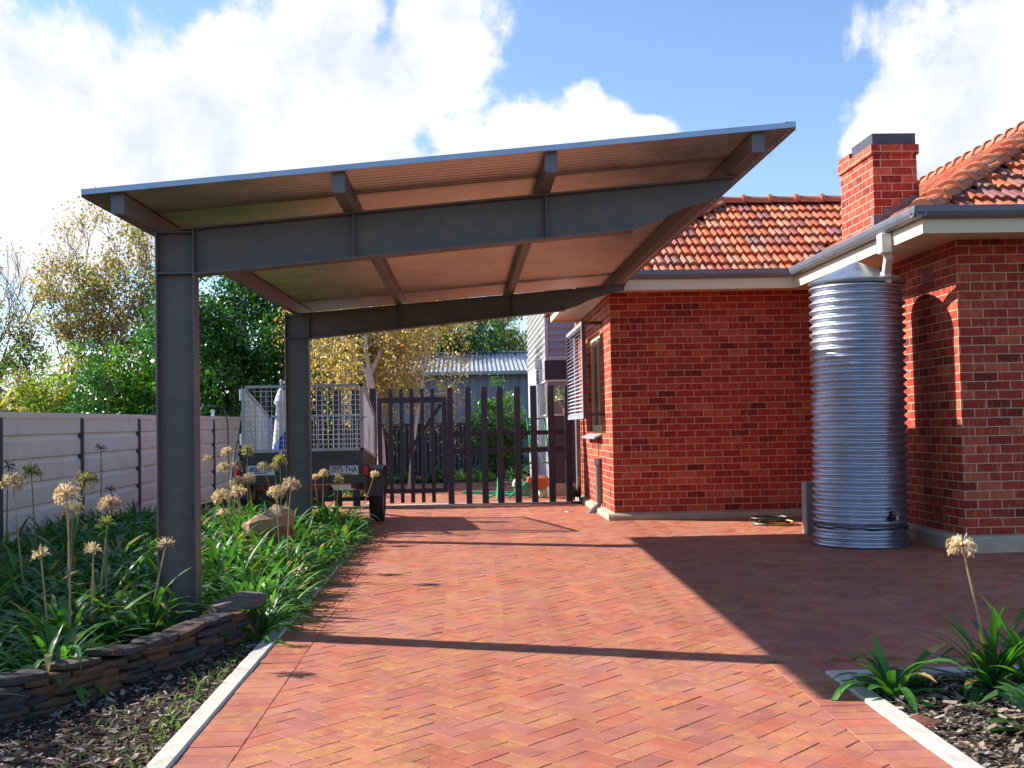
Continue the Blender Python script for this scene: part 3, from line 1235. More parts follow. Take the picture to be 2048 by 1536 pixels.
def cap_line(a, b, r=.115, n=None, name='hip_cap'):
    a = Vector(a)
    b = Vector(b)
    ln = (b - a).length
    n = n or max(2, int(ln / .36))
    d = (b - a).normalized()
    s = d.cross(Vector((0, 0, 1))).normalized()
    up = s.cross(d)
    mb = MB()
    for i in range(n):
        p0 = a + d * (ln * i / n - .03)
        p1 = a + d * (ln * (i + 1) / n + .02)
        c = random.choice(TCOL[:5])
        q = U(.8, 1.0)
        c = (c[0] * q, c[1] * q * 1.1, c[2] * q * 1.3)
        rows = []
        for p, rr, lift in ((p0, r * 1.12, .022), (p0 + (p1 - p0) * .12, r * 1.14, .026), (p0 + (p1 - p0) * .16, r * 1.0, .010), (p1, r * .94, -.004)):
            rows.append([tuple(p + s * rr * math.cos(t) * 1.05 + up * (rr * math.sin(t) * .92 + lift - .02)) for t in np.linspace(-.12, PI + .12, 11)])
        for A, B in zip(rows[:-1], rows[1:]):
            for k in range(10):
                mb.face([A[k], B[k], B[k + 1], A[k + 1]], c)
        mb.face(rows[0], (c[0] * .8, c[1] * .8, c[2] * .8))
    mb.build(name, M['tile'], roof)


h = .015
cap_line((EW + .05, EYW + .05, zr0 + .06), (EW + DR, EYW + DR, zt + h), .10)
cap_line((EW + DR - .05, EYW + DR, zt + h), (EX + DR + .3, EYW + DR, zt + h), .105, name='ridge_cap')
cap_line((EX + .10, EY + .10, zr0 + .055), (EX + 4.4, EY + 4.4, zr0 + 4.4 * TANP + h), .105)
cap_line((EX + 4.4, EY + 4.4, zr0 + 4.4 * TANP + h), (EX + 4.4, 22.5, zr0 + 4.4 * TANP + h), .115, name='ridge_cap')

# ---- chimney
ch = MB()
cx0, cx1, cy0, cy1 = 4.50, 4.985, 12.0, 13.05
ch.box((cx0, cy0, 2.95), (cx1, cy1, 4.10))
ch.box((cx0 - .022, cy0 - .022, 4.10), (cx1 + .022, cy1 + .022, 4.205))
chim = ch.build('chimney', M['brick'], house, uv=True)
cpm = MB()
cpm.box((cx0 + .004, cy0 + .004, 4.206), (cx1 - .004, cy0 + .010, 4.325))
cpm.box((cx0 + .004, cy1 - .40, 4.206), (cx1 - .004, cy1 - .394, 4.325))
cpm.box((cx0 + .004, cy0 + .010, 4.206), (cx0 + .010, cy1 - .40, 4.325))
cpm.box((cx1 - .010, cy0 + .010, 4.206), (cx1 - .004, cy1 - .40, 4.325))
cpm.box((cx0 + .002, cy0 + .002, 4.325), (cx1 - .002, cy1 - .39, 4.331))
cpm.build('chimney_cap', M['darkmetal'], chim)
cpb = MB()
cpb.box((cx0 - .02, cy1 - .38, 4.206), (cx1 + .02, cy1 + .02, 4.275))
cpb.build('brick_course', M['brick'], chim, uv=True)
fl = MB()
steps = 5
for i in range(steps):
    xa = cx0 + (cx1 - cx0) * i / steps
    xb = cx0 + (cx1 - cx0) * (i + 1) / steps
    zb = zr0 + (xa - EX) * TANP
    fl.box((xa, cy0 - .006, zb - .05), (xb, cy0 - .001, zb + .15 + .02 * (i % 2)))
fl.box((cx0 - .012, cy0 - .012, zr0 + .18), (cx0 - .002, cy0 + .05, zr0 + .42))
fl.box((cx1 + .002, cy0 - .02, zr0 + .45), (cx1 + .012, cy0 + .08, zr0 + .78))
fl.build('flashing', M['lead'], chim)

# ---- downpipe from the gutter into the tank
mb = MB()
gx, gy = EX + .02, 10.62
mb.cbox((gx - .055, gy - .06, 2.80), (gx + .055, gy + .06, 2.995), .01)
mb.tube([(gx, gy, 2.86), (gx + .06, gy + .06, 2.78), (gx + .10, gy + .20, 2.72), (gx + .12, gy + .28, 2.66), (gx + .12, gy + .30, 2.56)], .045, 10)
mb.tube([(gx + .12, gy + .30, 2.66), (gx + .12, gy + .30, 2.54)], .052, 10)
mb.build('downpipe', M['white'], house)

# ---- vents
def vent(x, y, z, wid, hgt):
    mb = MB()
    mb.box((x - .010, y - wid / 2, z - hgt / 2), (x - .001, y + wid / 2, z - hgt / 2 + .022))
    mb.box((x - .010, y - wid / 2, z + hgt / 2 - .022), (x - .001, y + wid / 2, z + hgt / 2))
    for s in (-1, 1):
        mb.box((x - .010, y + s * wid / 2 - (.03 if s > 0 else 0), z - hgt / 2 + .022), (x - .001, y + s * wid / 2 + (.03 if s < 0 else 0), z + hgt / 2 - .022))
    n = 4
    for k in range(n):
        zz = z - hgt / 2 + .03 + (hgt - .06) * (k + .5) / n
        mb.box((x - .009, y - wid / 2 + .03, zz - .009), (x - .002, y + wid / 2 - .03, zz + .006))
    v = mb.build('air_vent', M['terracotta'], house)
    b = MB()
    b.box((x - .0035, y - wid / 2 + .03, z - hgt / 2 + .022), (x - .0015, y + wid / 2 - .03, z + hgt / 2 - .022))
    b.build('vent_opening', M['ink'], v)


vent(XR, 11.12, 2.655, .24, .165)
vent(XR, 11.02, .27, .24, .165)
mb = MB()
for z in (.28, 2.62):
    mb.box((XS - .004, 14.62, z), (XS - .001, 14.66, z + .13))
mb.build('weep_slot', M['ink'], house)

# ---- window with louvre screen
win = MB()
xg = XS + .07
win.box((xg - .02, WY0, WZ0), (xg + .03, WY0 + .07, WZ1))
win.box((xg - .02, WY1 - .07, WZ0), (xg + .03, WY1, WZ1))
win.box((xg - .02, WY0 + .07, WZ0), (xg + .03, WY1 - .07, WZ0 + .09))
win.box((xg - .02, WY0 + .07, WZ1 - .07), (xg + .03, WY1 - .07, WZ1))
win.box((xg - .015, (WY0 + WY1) / 2 - .03, WZ0 + .09), (xg + .025, (WY0 + WY1) / 2 + .03, WZ1 - .07))
window = win.build('window', M['frame'], house)
g = MB()
g.box((xg + .004, WY0 + .07, WZ0 + .09), (xg + .010, WY1 - .07, WZ1 - .07))
g.build('pane', M['glass'], window)
g = MB()
g.box((xg + .04, WY0 + .02, 2.22), (xg + .05, WY1 - .02, WZ1))
g.build('roller_blind', M['blind'], window)
g = MB()
g.raw([(XS - .11, WY0 - .03, WZ0 - .075), (XS - .11, WY1 + .03, WZ0 - .075), (xg, WY1 + .03, WZ0 - .005), (xg, WY0 - .03, WZ0 - .005),
       (XS - .11, WY0 - .03, WZ0 - .10), (XS - .11, WY1 + .03, WZ0 - .10), (xg, WY1 + .03, WZ0 - .03), (xg, WY0 - .03, WZ0 - .03)],
      [(3, 2, 1, 0), (4, 5, 6, 7), (0, 1, 5, 4), (1, 2, 6, 5), (2, 3, 7, 6), (3, 0, 4, 7)])
g.build('sill', M['louvre'], window)
# room behind the glass so that it is not see-through
g = MB()
g.box((XS + .5, WY0 - .3, .8), (XS + .52, WY1 + .3, 2.8))
g.build('room_wall', M['blind'], window)

xs_ = 1.60
LY0, LY1, LZ0, LZ1 = 15.1, 17.45, 1.335, 2.62
scr = MB()
scr.box((xs_, LY0, LZ0 - .03), (xs_ + .05, LY0 + .05, LZ1))
scr.box((xs_, LY1 - .05, LZ0 - .03), (xs_ + .05, LY1, LZ1))
scr.box((xs_ + .03, LY0 + .05, LZ1 - .03), (xs_ + .046, LY1 - .05, LZ1 - .004))
for (yy) in (LY0, LY1 - .05):
    for z in (LZ0 + .0, LZ1 - .05):
        scr.box((xs_ + .05, yy + .004, z), (XS - .002, yy + .045, z + .045))
screen = scr.build('window_screen', M['louvreframe'], house)
scr = MB()
scr.box((xs_ - .003, LY0 + .05, LZ0 - .035), (xs_ + .05, LY1 - .05, LZ0 + .02))
scr.box((xs_ - .003, LY0 + .05, LZ1 - .045), (xs_ + .05, LY1 - .05, LZ1))
scr.box((xs_ - .006, LY0 + .001, LZ0 - .034), (xs_ - .002, LY0 + .05, LZ1 - .001))
scr.build('screen_rail', M['louvre'], screen)
sl = MB()
n = 23
for k in range(n):
    z = LZ0 + .04 + (LZ1 - LZ0 - .11) * k / (n - 1)
    sl.bar((xs_ + .022, LY0 + .05, z), (xs_ + .022, LY1 - .05, z), .050, .006, up=(-.75, 0, 1))
sl.build('louvre_slat', M['louvre'], screen)

# ---- grey waste pipe, junction box and cable on the side wall
mb = MB()
px, py = XS - .05, 15.55
mb.tube([(px, py, .70), (px, py, .14), (px - .02, py - .01, .09), (px - .09, py - .03, .03), (px - .13, py - .05, -.01), (px - .14, py - .06, -.06)], .045, 12)
mb.tube([(px, py, .66), (px, py, .75)], .06, 6)
mb.build('waste_pipe', M['pvc'], house, smooth=False)
mb = MB()
mb.tube([(px + .02, py + .10, .76), (px + .035, py + .16, .9), (px + .03, py + .20, 1.0), (px + .04, py + .06, 1.06), (px + .06, py + .0, 1.09)], .006, 5)
mb.build('cable', M['ink'], house)
# downpipe at the far end of the side wall
mb = MB()
mb.tube([(XS - .06, 18.15, .02), (XS - .06, 18.15, 2.8)], .042, 10)
mb.build('downpipe', M['pvc'], house)

# ================================================================== WATER TANK
tx, ty, tr = 3.99, 11.30, .455
tz0, tz1 = gz(ty) - .01, 2.60
tank = thing('water_tank', (tx, ty, tz0), 'tall slim galvanised corrugated rainwater tank standing against the brick house', 'water tank')
mb = MB()
npit = 34
pitch = (tz1 - tz0) / npit
pr = []
for i in range(npit * 8 + 1):
    z = i / 8 * pitch
    a = .018
    r = tr + a * math.sin(2 * PI * i / 8)
    if 2.15 * pitch < z < 2.75 * pitch:
        r -= .02
    pr.append((r, z))
mb.lathe(pr, (tx, ty, tz0), 72)
mb.build('corrugated_wall', M['galv'], tank, smooth=True)
mb = MB()
band = []
for k in range(72):
    a = 2 * PI * k / 72
    j = .006 * math.sin(5 * a) + .005 * math.sin(13 * a + 1)
    band.append((a, j))
vs = []
for a, j in band:
    vs.append((tx + (tr + .003) * math.cos(a), ty + (tr + .003) * math.sin(a), tz0 + 2.40 * pitch + j))
    vs.append((tx + (tr + .003) * math.cos(a), ty + (tr + .003) * math.sin(a), tz0 + 2.62 * pitch + j * .4))
fs = [(2 * k, 2 * ((k + 1) % 72), 2 * ((k + 1) % 72) + 1, 2 * k + 1) for k in range(72)]
mb.raw(vs, fs)
mb.build('gap_band', M['rubber'], tank)  # black strip standing in for the dark gap near the tank foot
mb = MB()
mb.lathe([(tr + .022, tz1 - tz0 - .012), (tr + .026, tz1 - tz0 + .004), (tr + .016, tz1 - tz0 + .012), (.06, tz1 - tz0 + .205), (.001, tz1 - tz0 + .225)], (tx, ty, tz0), 56)
mb.build('lid', M['galv'], tank)
mb = MB()
ta = math.atan2(-.94, .34)
tpx, tpy = tx + tr * math.cos(ta), ty + tr * math.sin(ta)
tzp = .265
dx, dy = math.cos(ta), math.sin(ta)
mb.tube([(tpx - dx * .02, tpy - dy * .02, tzp), (tpx + dx * .025, tpy + dy * .025, tzp)], .048, 8, (0, 0, 0))
tapb = mb.build('tap_flange', M['rubber'], tank)
mb = MB()
mb.tube([(tpx + dx * .02, tpy + dy * .02, tzp), (tpx + dx * .085, tpy + dy * .085, tzp)], .014, 8)
mb.tube([(tpx + dx * .075, tpy + dy * .075, tzp), (tpx + dx * .09, tpy + dy * .09, tzp - .035)], .012, 8)
mb.bar((tpx + dx * .05 - dy * .03, tpy + dy * .05 + dx * .03, tzp + .028), (tpx + dx * .05 + dy * .03, tpy + dy * .05 - dx * .03, tzp + .028), .012, .01)
mb.build('tap_spout', mat_plain('brass', (.50, .40, .25), .35, .9, .1, 20), tapb)
# the tank leans very slightly towards the wall
tank.rotation_euler = (0, rad(.75), 0)

# grey cabinet and coiled hose behind the tank
cab = thing('utility_cabinet', (3.9, 12.4, gz(12.4)), 'pale grey cabinet half hidden behind the corrugated tank', 'cabinet')
mb = MB()
mb.cbox((3.71, 12.2, gz(12.4) - .01), (4.2, 12.36, .54), .012)
mb.build('cabinet_body', M['boxgrey'], cab)
mb = MB()
mb.cbox((3.74, 12.193, .03), (4.17, 12.199, .50), .002)
mb.build('cabinet_door', M['boxgrey'], cab)
hs = thing('coiled_hose', (3.62, 13.3, gz(13.3)), 'black and yellow garden hose coiled on the paving by the wall', 'garden hose')
for col, nn, ph, nm in ((M['hose'], 7, 0, 'hose_coil'), (M['hoseyellow'], 1, 1.3, 'hose_loop')):
    mb = MB()
    for k in range(nn):
        pts = []
        r = U(.12, .22)
        cxh, cyh = 3.62 + U(-.06, .06), 13.3 + U(-.05, .05)
        tl, ta_ = U(.0, .28), U(0, 6.28)
        for i in range(33):
            a = 2 * PI * i / 32
            pts.append((cxh + r * math.cos(a) * 1.15, cyh + r * math.sin(a) * .9, gz(13.3) + .012 + k * .012 + tl * r * .5 * (1 + math.cos(a - ta_))))
        mb.tube(pts, .009, 6)
    mb.build(nm, col, hs)

# ================================================================== FENCES AND GATE
# cream sheet fence along the left boundary
XF = -4.62
fence = thing('boundary_fence', (XF, 13.7, gz(13.7)), 'cream ribbed steel sheet fence with dark posts along the left boundary', 'fence')


def ftop(y):
    return 1.40 + .006 * (y - 11)


posts_y = [6.6, 8.97, 11.34, 13.72, 16.09, 18.46, 20.83, 23.2]
for a, b in zip(posts_y[:-1], posts_y[1:]):
    mb = MB()
    n = 6
    top = ftop(a)
    zb = gz(a) - .05
    sec = []
    ph = (top - zb) / n
    for k in range(n):
        z1 = top - k * ph
        sec += [(.020, z1), (.020, z1 - ph * .70), (-.012, z1 - ph * .76), (-.012, z1 - ph * .80), (.004, z1 - ph * .97)]
    sec.append((.020, zb))
    dz_ = ftop(b) - ftop(a)
    for (o0, h0), (o1, h1) in zip(sec[:-1], sec[1:]):
        mb.face([(XF + o0, a + .03, h0), (XF + o1, a + .03, h1), (XF + o1, b - .03, h1 + dz_), (XF + o0, b - .03, h0 + dz_)])
    mb.build('fence_panel', M['fencecream'], fence)
    mb = MB()
    mb.bar((XF + .005, a, ftop(a) + .03), (XF + .005, b, ftop(b) + .03), .075, .055)
    mb.build('cap_rail', M['fencecream'], fence)
for y in posts_y:
    mb = MB()
    mb.cbox((XF - .02, y - .034, gz(y) - .1), (XF + .045, y + .034, ftop(y) - .002), .01)
    mb.build('fence_post', M['fencepost'], fence)

# picket fence and gate of dark square posts
YG = 17.9
fix = thing('picket_fence', (.7, YG + .05, 0), 'dark picket fence panel of eight tall square posts beside the brick wall', 'fence')
cs = [(893, 905), (929, 940.5), (961, 973.5), (992, 1005), (1027, 1039.5), (1060, 1072.5), (1095, 1107.5), (1129, 1142)]
for (a, b) in cs:
    xa, xb = -.186 + (a - 905) * .007956 * 1.0, -.186 + (b - 905) * .007956 * 1.0
    mb = MB()
    mb.cbox((xa, YG, -.05), (xb, YG + .095, 1.862 + U(-.006, .006)), .006)
    mb.build('picket', M['gate'], fix)
for z0, z1 in ((1.077, 1.148), (.80, .879)):
    mb = MB()
    mb.box((-.27, YG + .096, z0), (1.70, YG + .135, z1))
    mb.build('rail', M['gate'], fix)

gate = thing('slat_gate', (-.8, YG + .05, .05), 'dark slatted gate with a diagonal brace hung beside the picket fence', 'gate')
X = lambda u: -.186 + (u - 905) * .00796
ZP = lambda v: 1.862 - (v - 774) * .00791
mb = MB()
yb0, yb1 = YG + .03, YG + .07
mb.box((X(754), yb0, ZP(985)), (X(763), yb1, ZP(793)))
mb.box((X(883), yb0, ZP(985)), (X(892), yb1, ZP(793)))
mb.box((X(763), yb0, ZP(804)), (X(883), yb1, ZP(793)))
mb.box((X(763), yb0, ZP(985)), (X(883), yb1, ZP(976)))
mb.build('gate_frame', M['gate'], gate)
for a, b in ((777, 785), (798.5, 806), (819, 827), (840, 847.5), (860.5, 868)):
    mb = MB()
    mb.box((X(a), yb0 - .026, ZP(1004)), (X(b), yb0 - .002, ZP(776)))
    mb.build('gate_slat', M['gate'], gate)
mb = MB()
mb.bar((X(766), yb1 + .012, ZP(972)), (X(881), yb1 + .012, ZP(808)), .055, .02, up=(0, 1, 0))
mb.build('brace', M['gate'], gate)
fl_ = thing('picket_fence', (-2.3, YG + .05, 0), 'dark picket fence of wide posts seen through the trailer cage', 'fence')
for i, (a, b) in enumerate(((739, 752), (704, 718), (668, 682), (633, 647), (597, 611), (562, 576), (526, 539))):
    mb = MB()
    mb.cbox((X(a), YG, -.05), (X(b), YG + .095, 1.866), .006)
    mb.build('picket', M['gate'], fl_)
for z0, z1 in ((1.077, 1.148), (.80, .879)):
    mb = MB()
    mb.box((X(520), YG + .096, z0), (X(745), YG + .135, z1))
    mb.build('rail', M['gate'], fl_)

# hose reel beside the last picket
hr = thing('hose_reel', (1.74, 17.55, .05), 'small black hose reel with a yellow handle at the foot of the brick wall', 'hose reel')
mb = MB()
mb.lathe([(.001, -.05), (.11, -.05), (.115, -.035), (.06, -.03), (.06, .03), (.115, .035), (.11, .05), (.001, .05)], (1.72, 17.5, .16), 20, axis='x')
mb.build('reel_drum', M['rubber'], hr)
mb = MB()
mb.tube([(1.72, 17.42, .20), (1.74, 17.40, .33), (1.76, 17.38, .42)], .012, 6)
mb.build('handle', M['hoseyellow'], hr)
mb = MB()
mb.tube([(1.66, 17.5, .16), (1.64, 17.44, .02), (1.8, 17.44, .01)], .012, 6)
mb.build('stand', M['rubber'], hr)
dr = MB()
dr.lathe([(.001, .006), (.075, .006), (.085, -.01)], (1.46, 15.9, 0), 20)
o = dr.build('drain_cover', M['galv'], loc=(1.46, 15.9, 0))
tag(o, 'small round metal drain cover set in the paving near the gate', 'drain cover')

# ================================================================== TRAILER
tyR, tyF = 14.0, 15.85
txl, txr = -2.74, -1.27
tr_ = thing('caged_trailer', (-2.0, 14.95, 0), 'grey box trailer with galvanised mesh cage parked facing the gate', 'trailer')
PT = lambda y: -.082 * (y - tyR)          # the tray slopes down to its drawbar
mb = MB()
zt0, zt1 = .60, .955


def slab(mb, x0, x1, y0, y1, z0, z1):
    vs = [(x0, y0, z0 + PT(y0)), (x1, y0, z0 + PT(y0)), (x1, y1, z0 + PT(y1)), (x0, y1, z0 + PT(y1)),
          (x0, y0, z1 + PT(y0)), (x1, y0, z1 + PT(y0)), (x1, y1, z1 + PT(y1)), (x0, y1, z1 + PT(y1))]
    mb.raw(vs, [(0, 3, 2, 1), (4, 5, 6, 7), (0, 1, 5, 4), (1, 2, 6, 5), (2, 3, 7, 6), (3, 0, 4, 7)])


slab(mb, txl, txl + .02, tyR + .022, tyF, zt0, zt1)
slab(mb, txr - .02, txr, tyR + .022, tyF, zt0, zt1)
slab(mb, txl + .02, txr - .02, tyF - .02, tyF, zt0, zt1)
slab(mb, txl + .02, txr - .02, tyR + .022, tyF - .02, zt0, zt0 + .02)
slab(mb, txl - .02, txr + .02, tyR - .0, tyR + .10, .555, .598)
slab(mb, txl + .1, txl + .16, tyR + .1, tyF, .50, .598)
slab(mb, txr - .16, txr - .1, tyR + .1, tyF, .50, .598)
tray = mb.build('tray_body', M['tray'], tr_)
mb = MB()
mb.box((txl - .005, tyR - .006, .60), (txr - .075, tyR + .016, .953))
mb.box((txl, tyR - .014, .935), (txr - .08, tyR - .007, .953))
mb.bar((-1.9, tyR - .012, .875), (-1.48, tyR - .012, .875), .012, .012)
mb.box((txr - .07, tyR - .004, .60), (txr, tyR + .016, .95))
mb.build('tailgate', M['tray'], tr_)
# drawbar
mb = MB()
for s in (-1, 1):
    mb.bar((-2.0 + s * .55, tyF, .42), (-2.0, tyF + 1.0, .36), .05, .08)
mb.build('drawbar', M['tray'], tr_)
# axle, wheels, mudguards
mb = MB()
mb.bar((-2.84, 14.95, .30), (-1.14, 14.95, .30), .05, .05)
mb.build('axle', M['tray'], tr_)
for x, s in ((-2.86, -1), (-1.17, 1)):
    mb = MB()
    mb.lathe([(.19, -.085), (.27, -.09), (.30, -.075), (.305, -.03), (.305, .03), (.30, .075), (.27, .09), (.19, .085), (.19, -.085)], (x, 14.95, .305), 32, axis='x')
    wl = mb.build('wheel', M['rubber'], tr_, smooth=True)
    mb = MB()
    mb.lathe([(.001, .03), (.08, .035), (.11, .0), (.17, .02), (.19, .07), (.19, -.07), (.001, -.07)], (x, 14.95, .305), 24, axis='x')
    mb.build('rim', M['cage'], wl, smooth=True)
    mb = MB()
    x0, x1 = x - .115, x + .105
    arc = [(14.52, .36), (14.525, .70), (14.70, .73), (15.2, .73), (15.37, .69), (15.38, .36)]
    for (ya, za), (yb, zb) in zip(arc[:-1], arc[1:]):
        mb.bar(((x0 + x1) / 2, ya, za), ((x0 + x1) / 2, yb, zb), x1 - x0, .012, up=(0, zb - za, -(yb - ya)) if abs(yb - ya) > .01 else (0, 1, 0))
    mb.build('mudguard', M['tray'], tr_)
# cage panels: frame and welded mesh, lower at the front
ct0, ct1 = 1.765, 1.42


def ctop(y):
    return ct0 + (ct1 - ct0) * (y - tyR) / (15.8 - tyR)


def panel(name, p00, p10, p01, p11, nu, nv, fr=.032, dense=False):
    """p00,p10 bottom; p01,p11 top"""
    p00, p10, p01, p11 = [Vector(p) for p in (p00, p10, p01, p11)]
    mb = MB()
    for a, b in ((p00, p10), (p01, p11), (p00, p01), (p10, p11)):
        d = (b - a).normalized()
        mb.bar(a - d * fr / 2, b + d * fr / 2, fr, fr)
    for i in range(1, nu):
        t = i / nu
        mb.tube([p00.lerp(p10, t), p01.lerp(p11, t)], .0028, 4, cap=False)
    for j in range(1, nv):
        t = j / nv
        mb.tube([p00.lerp(p01, t), p10.lerp(p11, t)], .0028, 4, cap=False)
    return mb.build(name, M['cage'], tr_)


zb0 = .975
panel('rear_mesh', (txl + .02, tyR, zb0), (txr - .01, tyR, zb0), (txl + .02, tyR, ct0), (txr - .01, tyR, ct0), 21, 13)
panel('side_mesh', (txl, tyR + .05, zb0), (txl, 15.8, zb0 + PT(15.8)), (txl, tyR + .05, ctop(tyR)), (txl, 15.8, ctop(15.8)), 30, 14)
panel('side_mesh', (txr, tyR + .05, zb0), (txr, 15.8, zb0 + PT(15.8)), (txr, tyR + .05, ctop(tyR)), (txr, 15.8, ctop(15.8)), 30, 14)
panel('front_mesh', (txl + .03, 15.8, zb0 + PT(15.8)), (txr - .03, 15.8, zb0 + PT(15.8)), (txl + .03, 15.8, ct1), (txr - .03, 15.8, ct1), 21, 9)
mb = MB()
for z in (1.05, 1.6):
    mb.tube([(txl - .02, tyR - .0, z), (txl - .02, tyR - .0, z + .14)], .014, 6)
mb.build('hinge', M['platewhite'], tr_)
mb = MB()
mb.tube([(txr + .0, tyR - .03, 1.36), (txr + .06, tyR - .035, 1.37)], .006, 5)
mb.tube([(txr + .0, tyR - .03, 1.36), (txr + .0, tyR - .03, 1.32)], .006, 5)
mb.build('latch', M['tray'], tr_)
for x in (-2.80, -1.235):
    mb = MB()
    mb.cbox((x - .034, tyR - .055, .645), (x + .034, tyR - .02, .765), .008)
    mb.build('tail_light', M['redlens'], tr_)
    mb = MB()
    mb.box((x - .04, tyR - .0195, .635), (x + .04, tyR - .0, .775))
    mb.build('light_mount', M['rubber'], tr_)


def letters(name, body, size, x, y, z, mat, parent, shear=0, width=None):
    cu = bpy.data.curves.new(name, 'FONT')
    cu.body = body
    cu.size = size
    cu.shear = shear
    cu.align_x = 'CENTER'
    cu.align_y = 'CENTER'
    cu.extrude = .0008
    cu.offset = size * .020
    tmp = bpy.data.objects.new(name + '_tmp', cu)
    COL.objects.link(tmp)
    dg = bpy.context.evaluated_depsgraph_get()
    me = bpy.data.meshes.new_from_object(tmp.evaluated_get(dg))
    bpy.data.objects.remove(tmp)
    bpy.data.curves.remove(cu)
    cox = [v.co.x for v in me.vertices]
    sc = (width / (max(cox) - min(cox))) if width else 1
    org = WLOC[parent.name]
    for v in me.vertices:
        a, b, c = v.co
        v.co = (x + a * sc - org.x, y - c - org.y, z + b - org.z)
    me.materials.clear()
    me.materials.append(mat)
    o = bpy.data.objects.new(name, me)
    COL.objects.link(o)
    o.parent = parent
    WLOC[o.name] = org
    return o


mb = MB()
mb.cbox((-1.675, tyR - .020, .660), (-1.325, tyR - .0085, .772), .004)
pl = mb.build('number_plate', M['platewhite'], tr_)
letters('plate_number', 'S975·THA', .104, -1.50, tyR - .0212, .722, M['ink'], pl, width=.32)
letters('plate_state', 'SOUTH AUSTRALIA', .022, -1.50, tyR - .0212, .672, M['ink'], pl, width=.20)
mb = MB()
mb.cbox((-2.695, tyR - .018, .672), (-2.352, tyR - .0085, .795), .004)
pl2 = mb.build('sign_plate', M['platewhite'], tr_)
letters('sign_script', 'BSta  ox', .075, -2.53, tyR - .0195, .745, M['inkblue'], pl2, .35, width=.29)
mb = MB()
mb.box((-2.60, tyR - .0195, .698), (-2.44, tyR - .0188, .709))
mb.build('sign_underline', M['inkblue'], pl2)

# folded umbrella standing in the trailer
um = thing('folded_umbrella', (-2.33, 15.0, .58), 'folded white and blue market umbrella standing inside the trailer cage', 'umbrella')
ux, uy = -2.42, 15.0
mb = MB()
prof_ = [(.02, 1.78), (.05, 1.74), (.085, 1.62), (.095, 1.58), (.065, 1.55), (.085, 1.30), (.10, 1.05), (.105, .95), (.10, .92)]
n = 20
vs = []
for r, z in prof_:
    for k in range(n):
        a = 2 * PI * k / n
        q = r * (1 + .16 * math.sin(8 * a + z * 2))
        vs.append((ux + q * math.cos(a) + .03 * (1.78 - z) * -.3, uy + q * math.sin(a), z))
fs = [(i * n + k, i * n + (k + 1) % n, (i + 1) * n + (k + 1) % n, (i + 1) * n + k) for i in range(len(prof_) - 1) for k in range(n)]
mb.raw(vs, fs)
mb.build('canopy', M['canvaswhite'], um, smooth=True)
mb = MB()
vs = []
for r, z in ((.106, 1.14), (.125, 1.02), (.13, .88), (.11, .80)):
    for k in range(n):
        a = 2 * PI * k / n
        q = r * (1 + .12 * math.sin(7 * a))
        vs.append((ux + q * math.cos(a), uy + q * math.sin(a), z + .12 * math.cos(a) * (1 if z > 1.0 else .2)))
fs = [(i * n + k, i * n + (k + 1) % n, (i + 1) * n + (k + 1) % n, (i + 1) * n + k) for i in range(3) for k in range(n)]
mb.raw(vs, fs)
mb.build('blue_wrap', M['canvasblue'], um, smooth=True)
mb = MB()
mb.tube([(ux, uy, .6), (ux, uy, 1.86)], .016, 8)
mb.blob((ux, uy, 1.87), .022, .022, .03)
mb.build('umbrella_pole', M['cage'], um)
bg_ = thing('blue_cover', (-2.22, 15.3, .55), 'blue fabric cover bunched over a pole behind the white folded umbrella', 'cover')
mb = MB()
vs = []
for r, z in ((.01, 1.98), (.05, 1.94), (.10, 1.84), (.11, 1.78), (.08, 1.72), (.085, 1.4), (.10, 1.0), (.09, .62)):
    for k in range(n):
        a = 2 * PI * k / n
        q = r * (1 + .18 * math.sin(6 * a + z))
        vs.append((-2.24 + q * math.cos(a), 15.35 + q * math.sin(a), z))
fs = [(i * n + k, i * n + (k + 1) % n, (i + 1) * n + (k + 1) % n, (i + 1) * n + k) for i in range(7) for k in range(n)]
mb.raw(vs, fs)
mb.build('fabric', M['canvasblue'], bg_, smooth=True)

# long-handled tool leaning between fence and trailer
tl = thing('garden_tool', (-2.95, 14.3, -.0), 'long handled garden tool with a blue grip leaning on the trailer side', 'garden tool')
mb = MB()
mb.tube([(-2.88, 14.25, .98), (-2.76, 14.22, 1.60)], .011, 6)
mb.build('tool_handle', M['bark'], tl)
mb = MB()
mb.tube([(-3.02, 14.3, .0), (-2.88, 14.25, .98)], .02, 8)
mb.build('tool_grip', mat_plain('faded_blue', (.16, .26, .42), .5, 0, .15, 9), tl)

# tubular hoop and flue beyond the fence
hp = thing('tubular_frame', (-4.95, 21.5, 0), 'dark tubular hoop rising above the cream fence', 'metal frame')
mb = MB()
mb.tube([(-5.02, 21.5, .0), (-4.99, 21.5, 1.66), (-4.94, 21.5, 1.73), (-4.62, 21.6, 1.73), (-4.57, 21.6, 1.69), (-4.50, 21.6, 1.40), (-4.50, 21.6, 0)], .013, 6)
mb.build('hoop', M['fencepost'], hp)
fp = MB()
fp.tube([(-5.0, 22.6, 0), (-5.0, 22.6, 1.64)], .035, 10)
fp.lathe([(.036, 1.64), (.046, 1.645), (.046, 1.67), (.001, 1.69)], (-5.0, 22.6, 0), 12)
o = fp.build('vent_pipe', M['galv'], loc=(-5.0, 22.6, 0))
tag(o, 'short pale metal vent pipe sticking up behind the cream fence', 'pipe')
ds = thing('low_shed', (-11.2, 27, 0), 'low dark roofed shed just visible over the far left fence', 'shed')
mb = MB()
mb.box((-13.5, 26.5, -.1), (-9.72, 29, 1.75))
mb.build('shed_wall', M['navy'], ds)
mb = MB()
mb.box((-13.7, 26.3, 1.75), (-9.6, 29.2, 1.84))
mb.build('shed_roof', M['darkmetal'], ds)

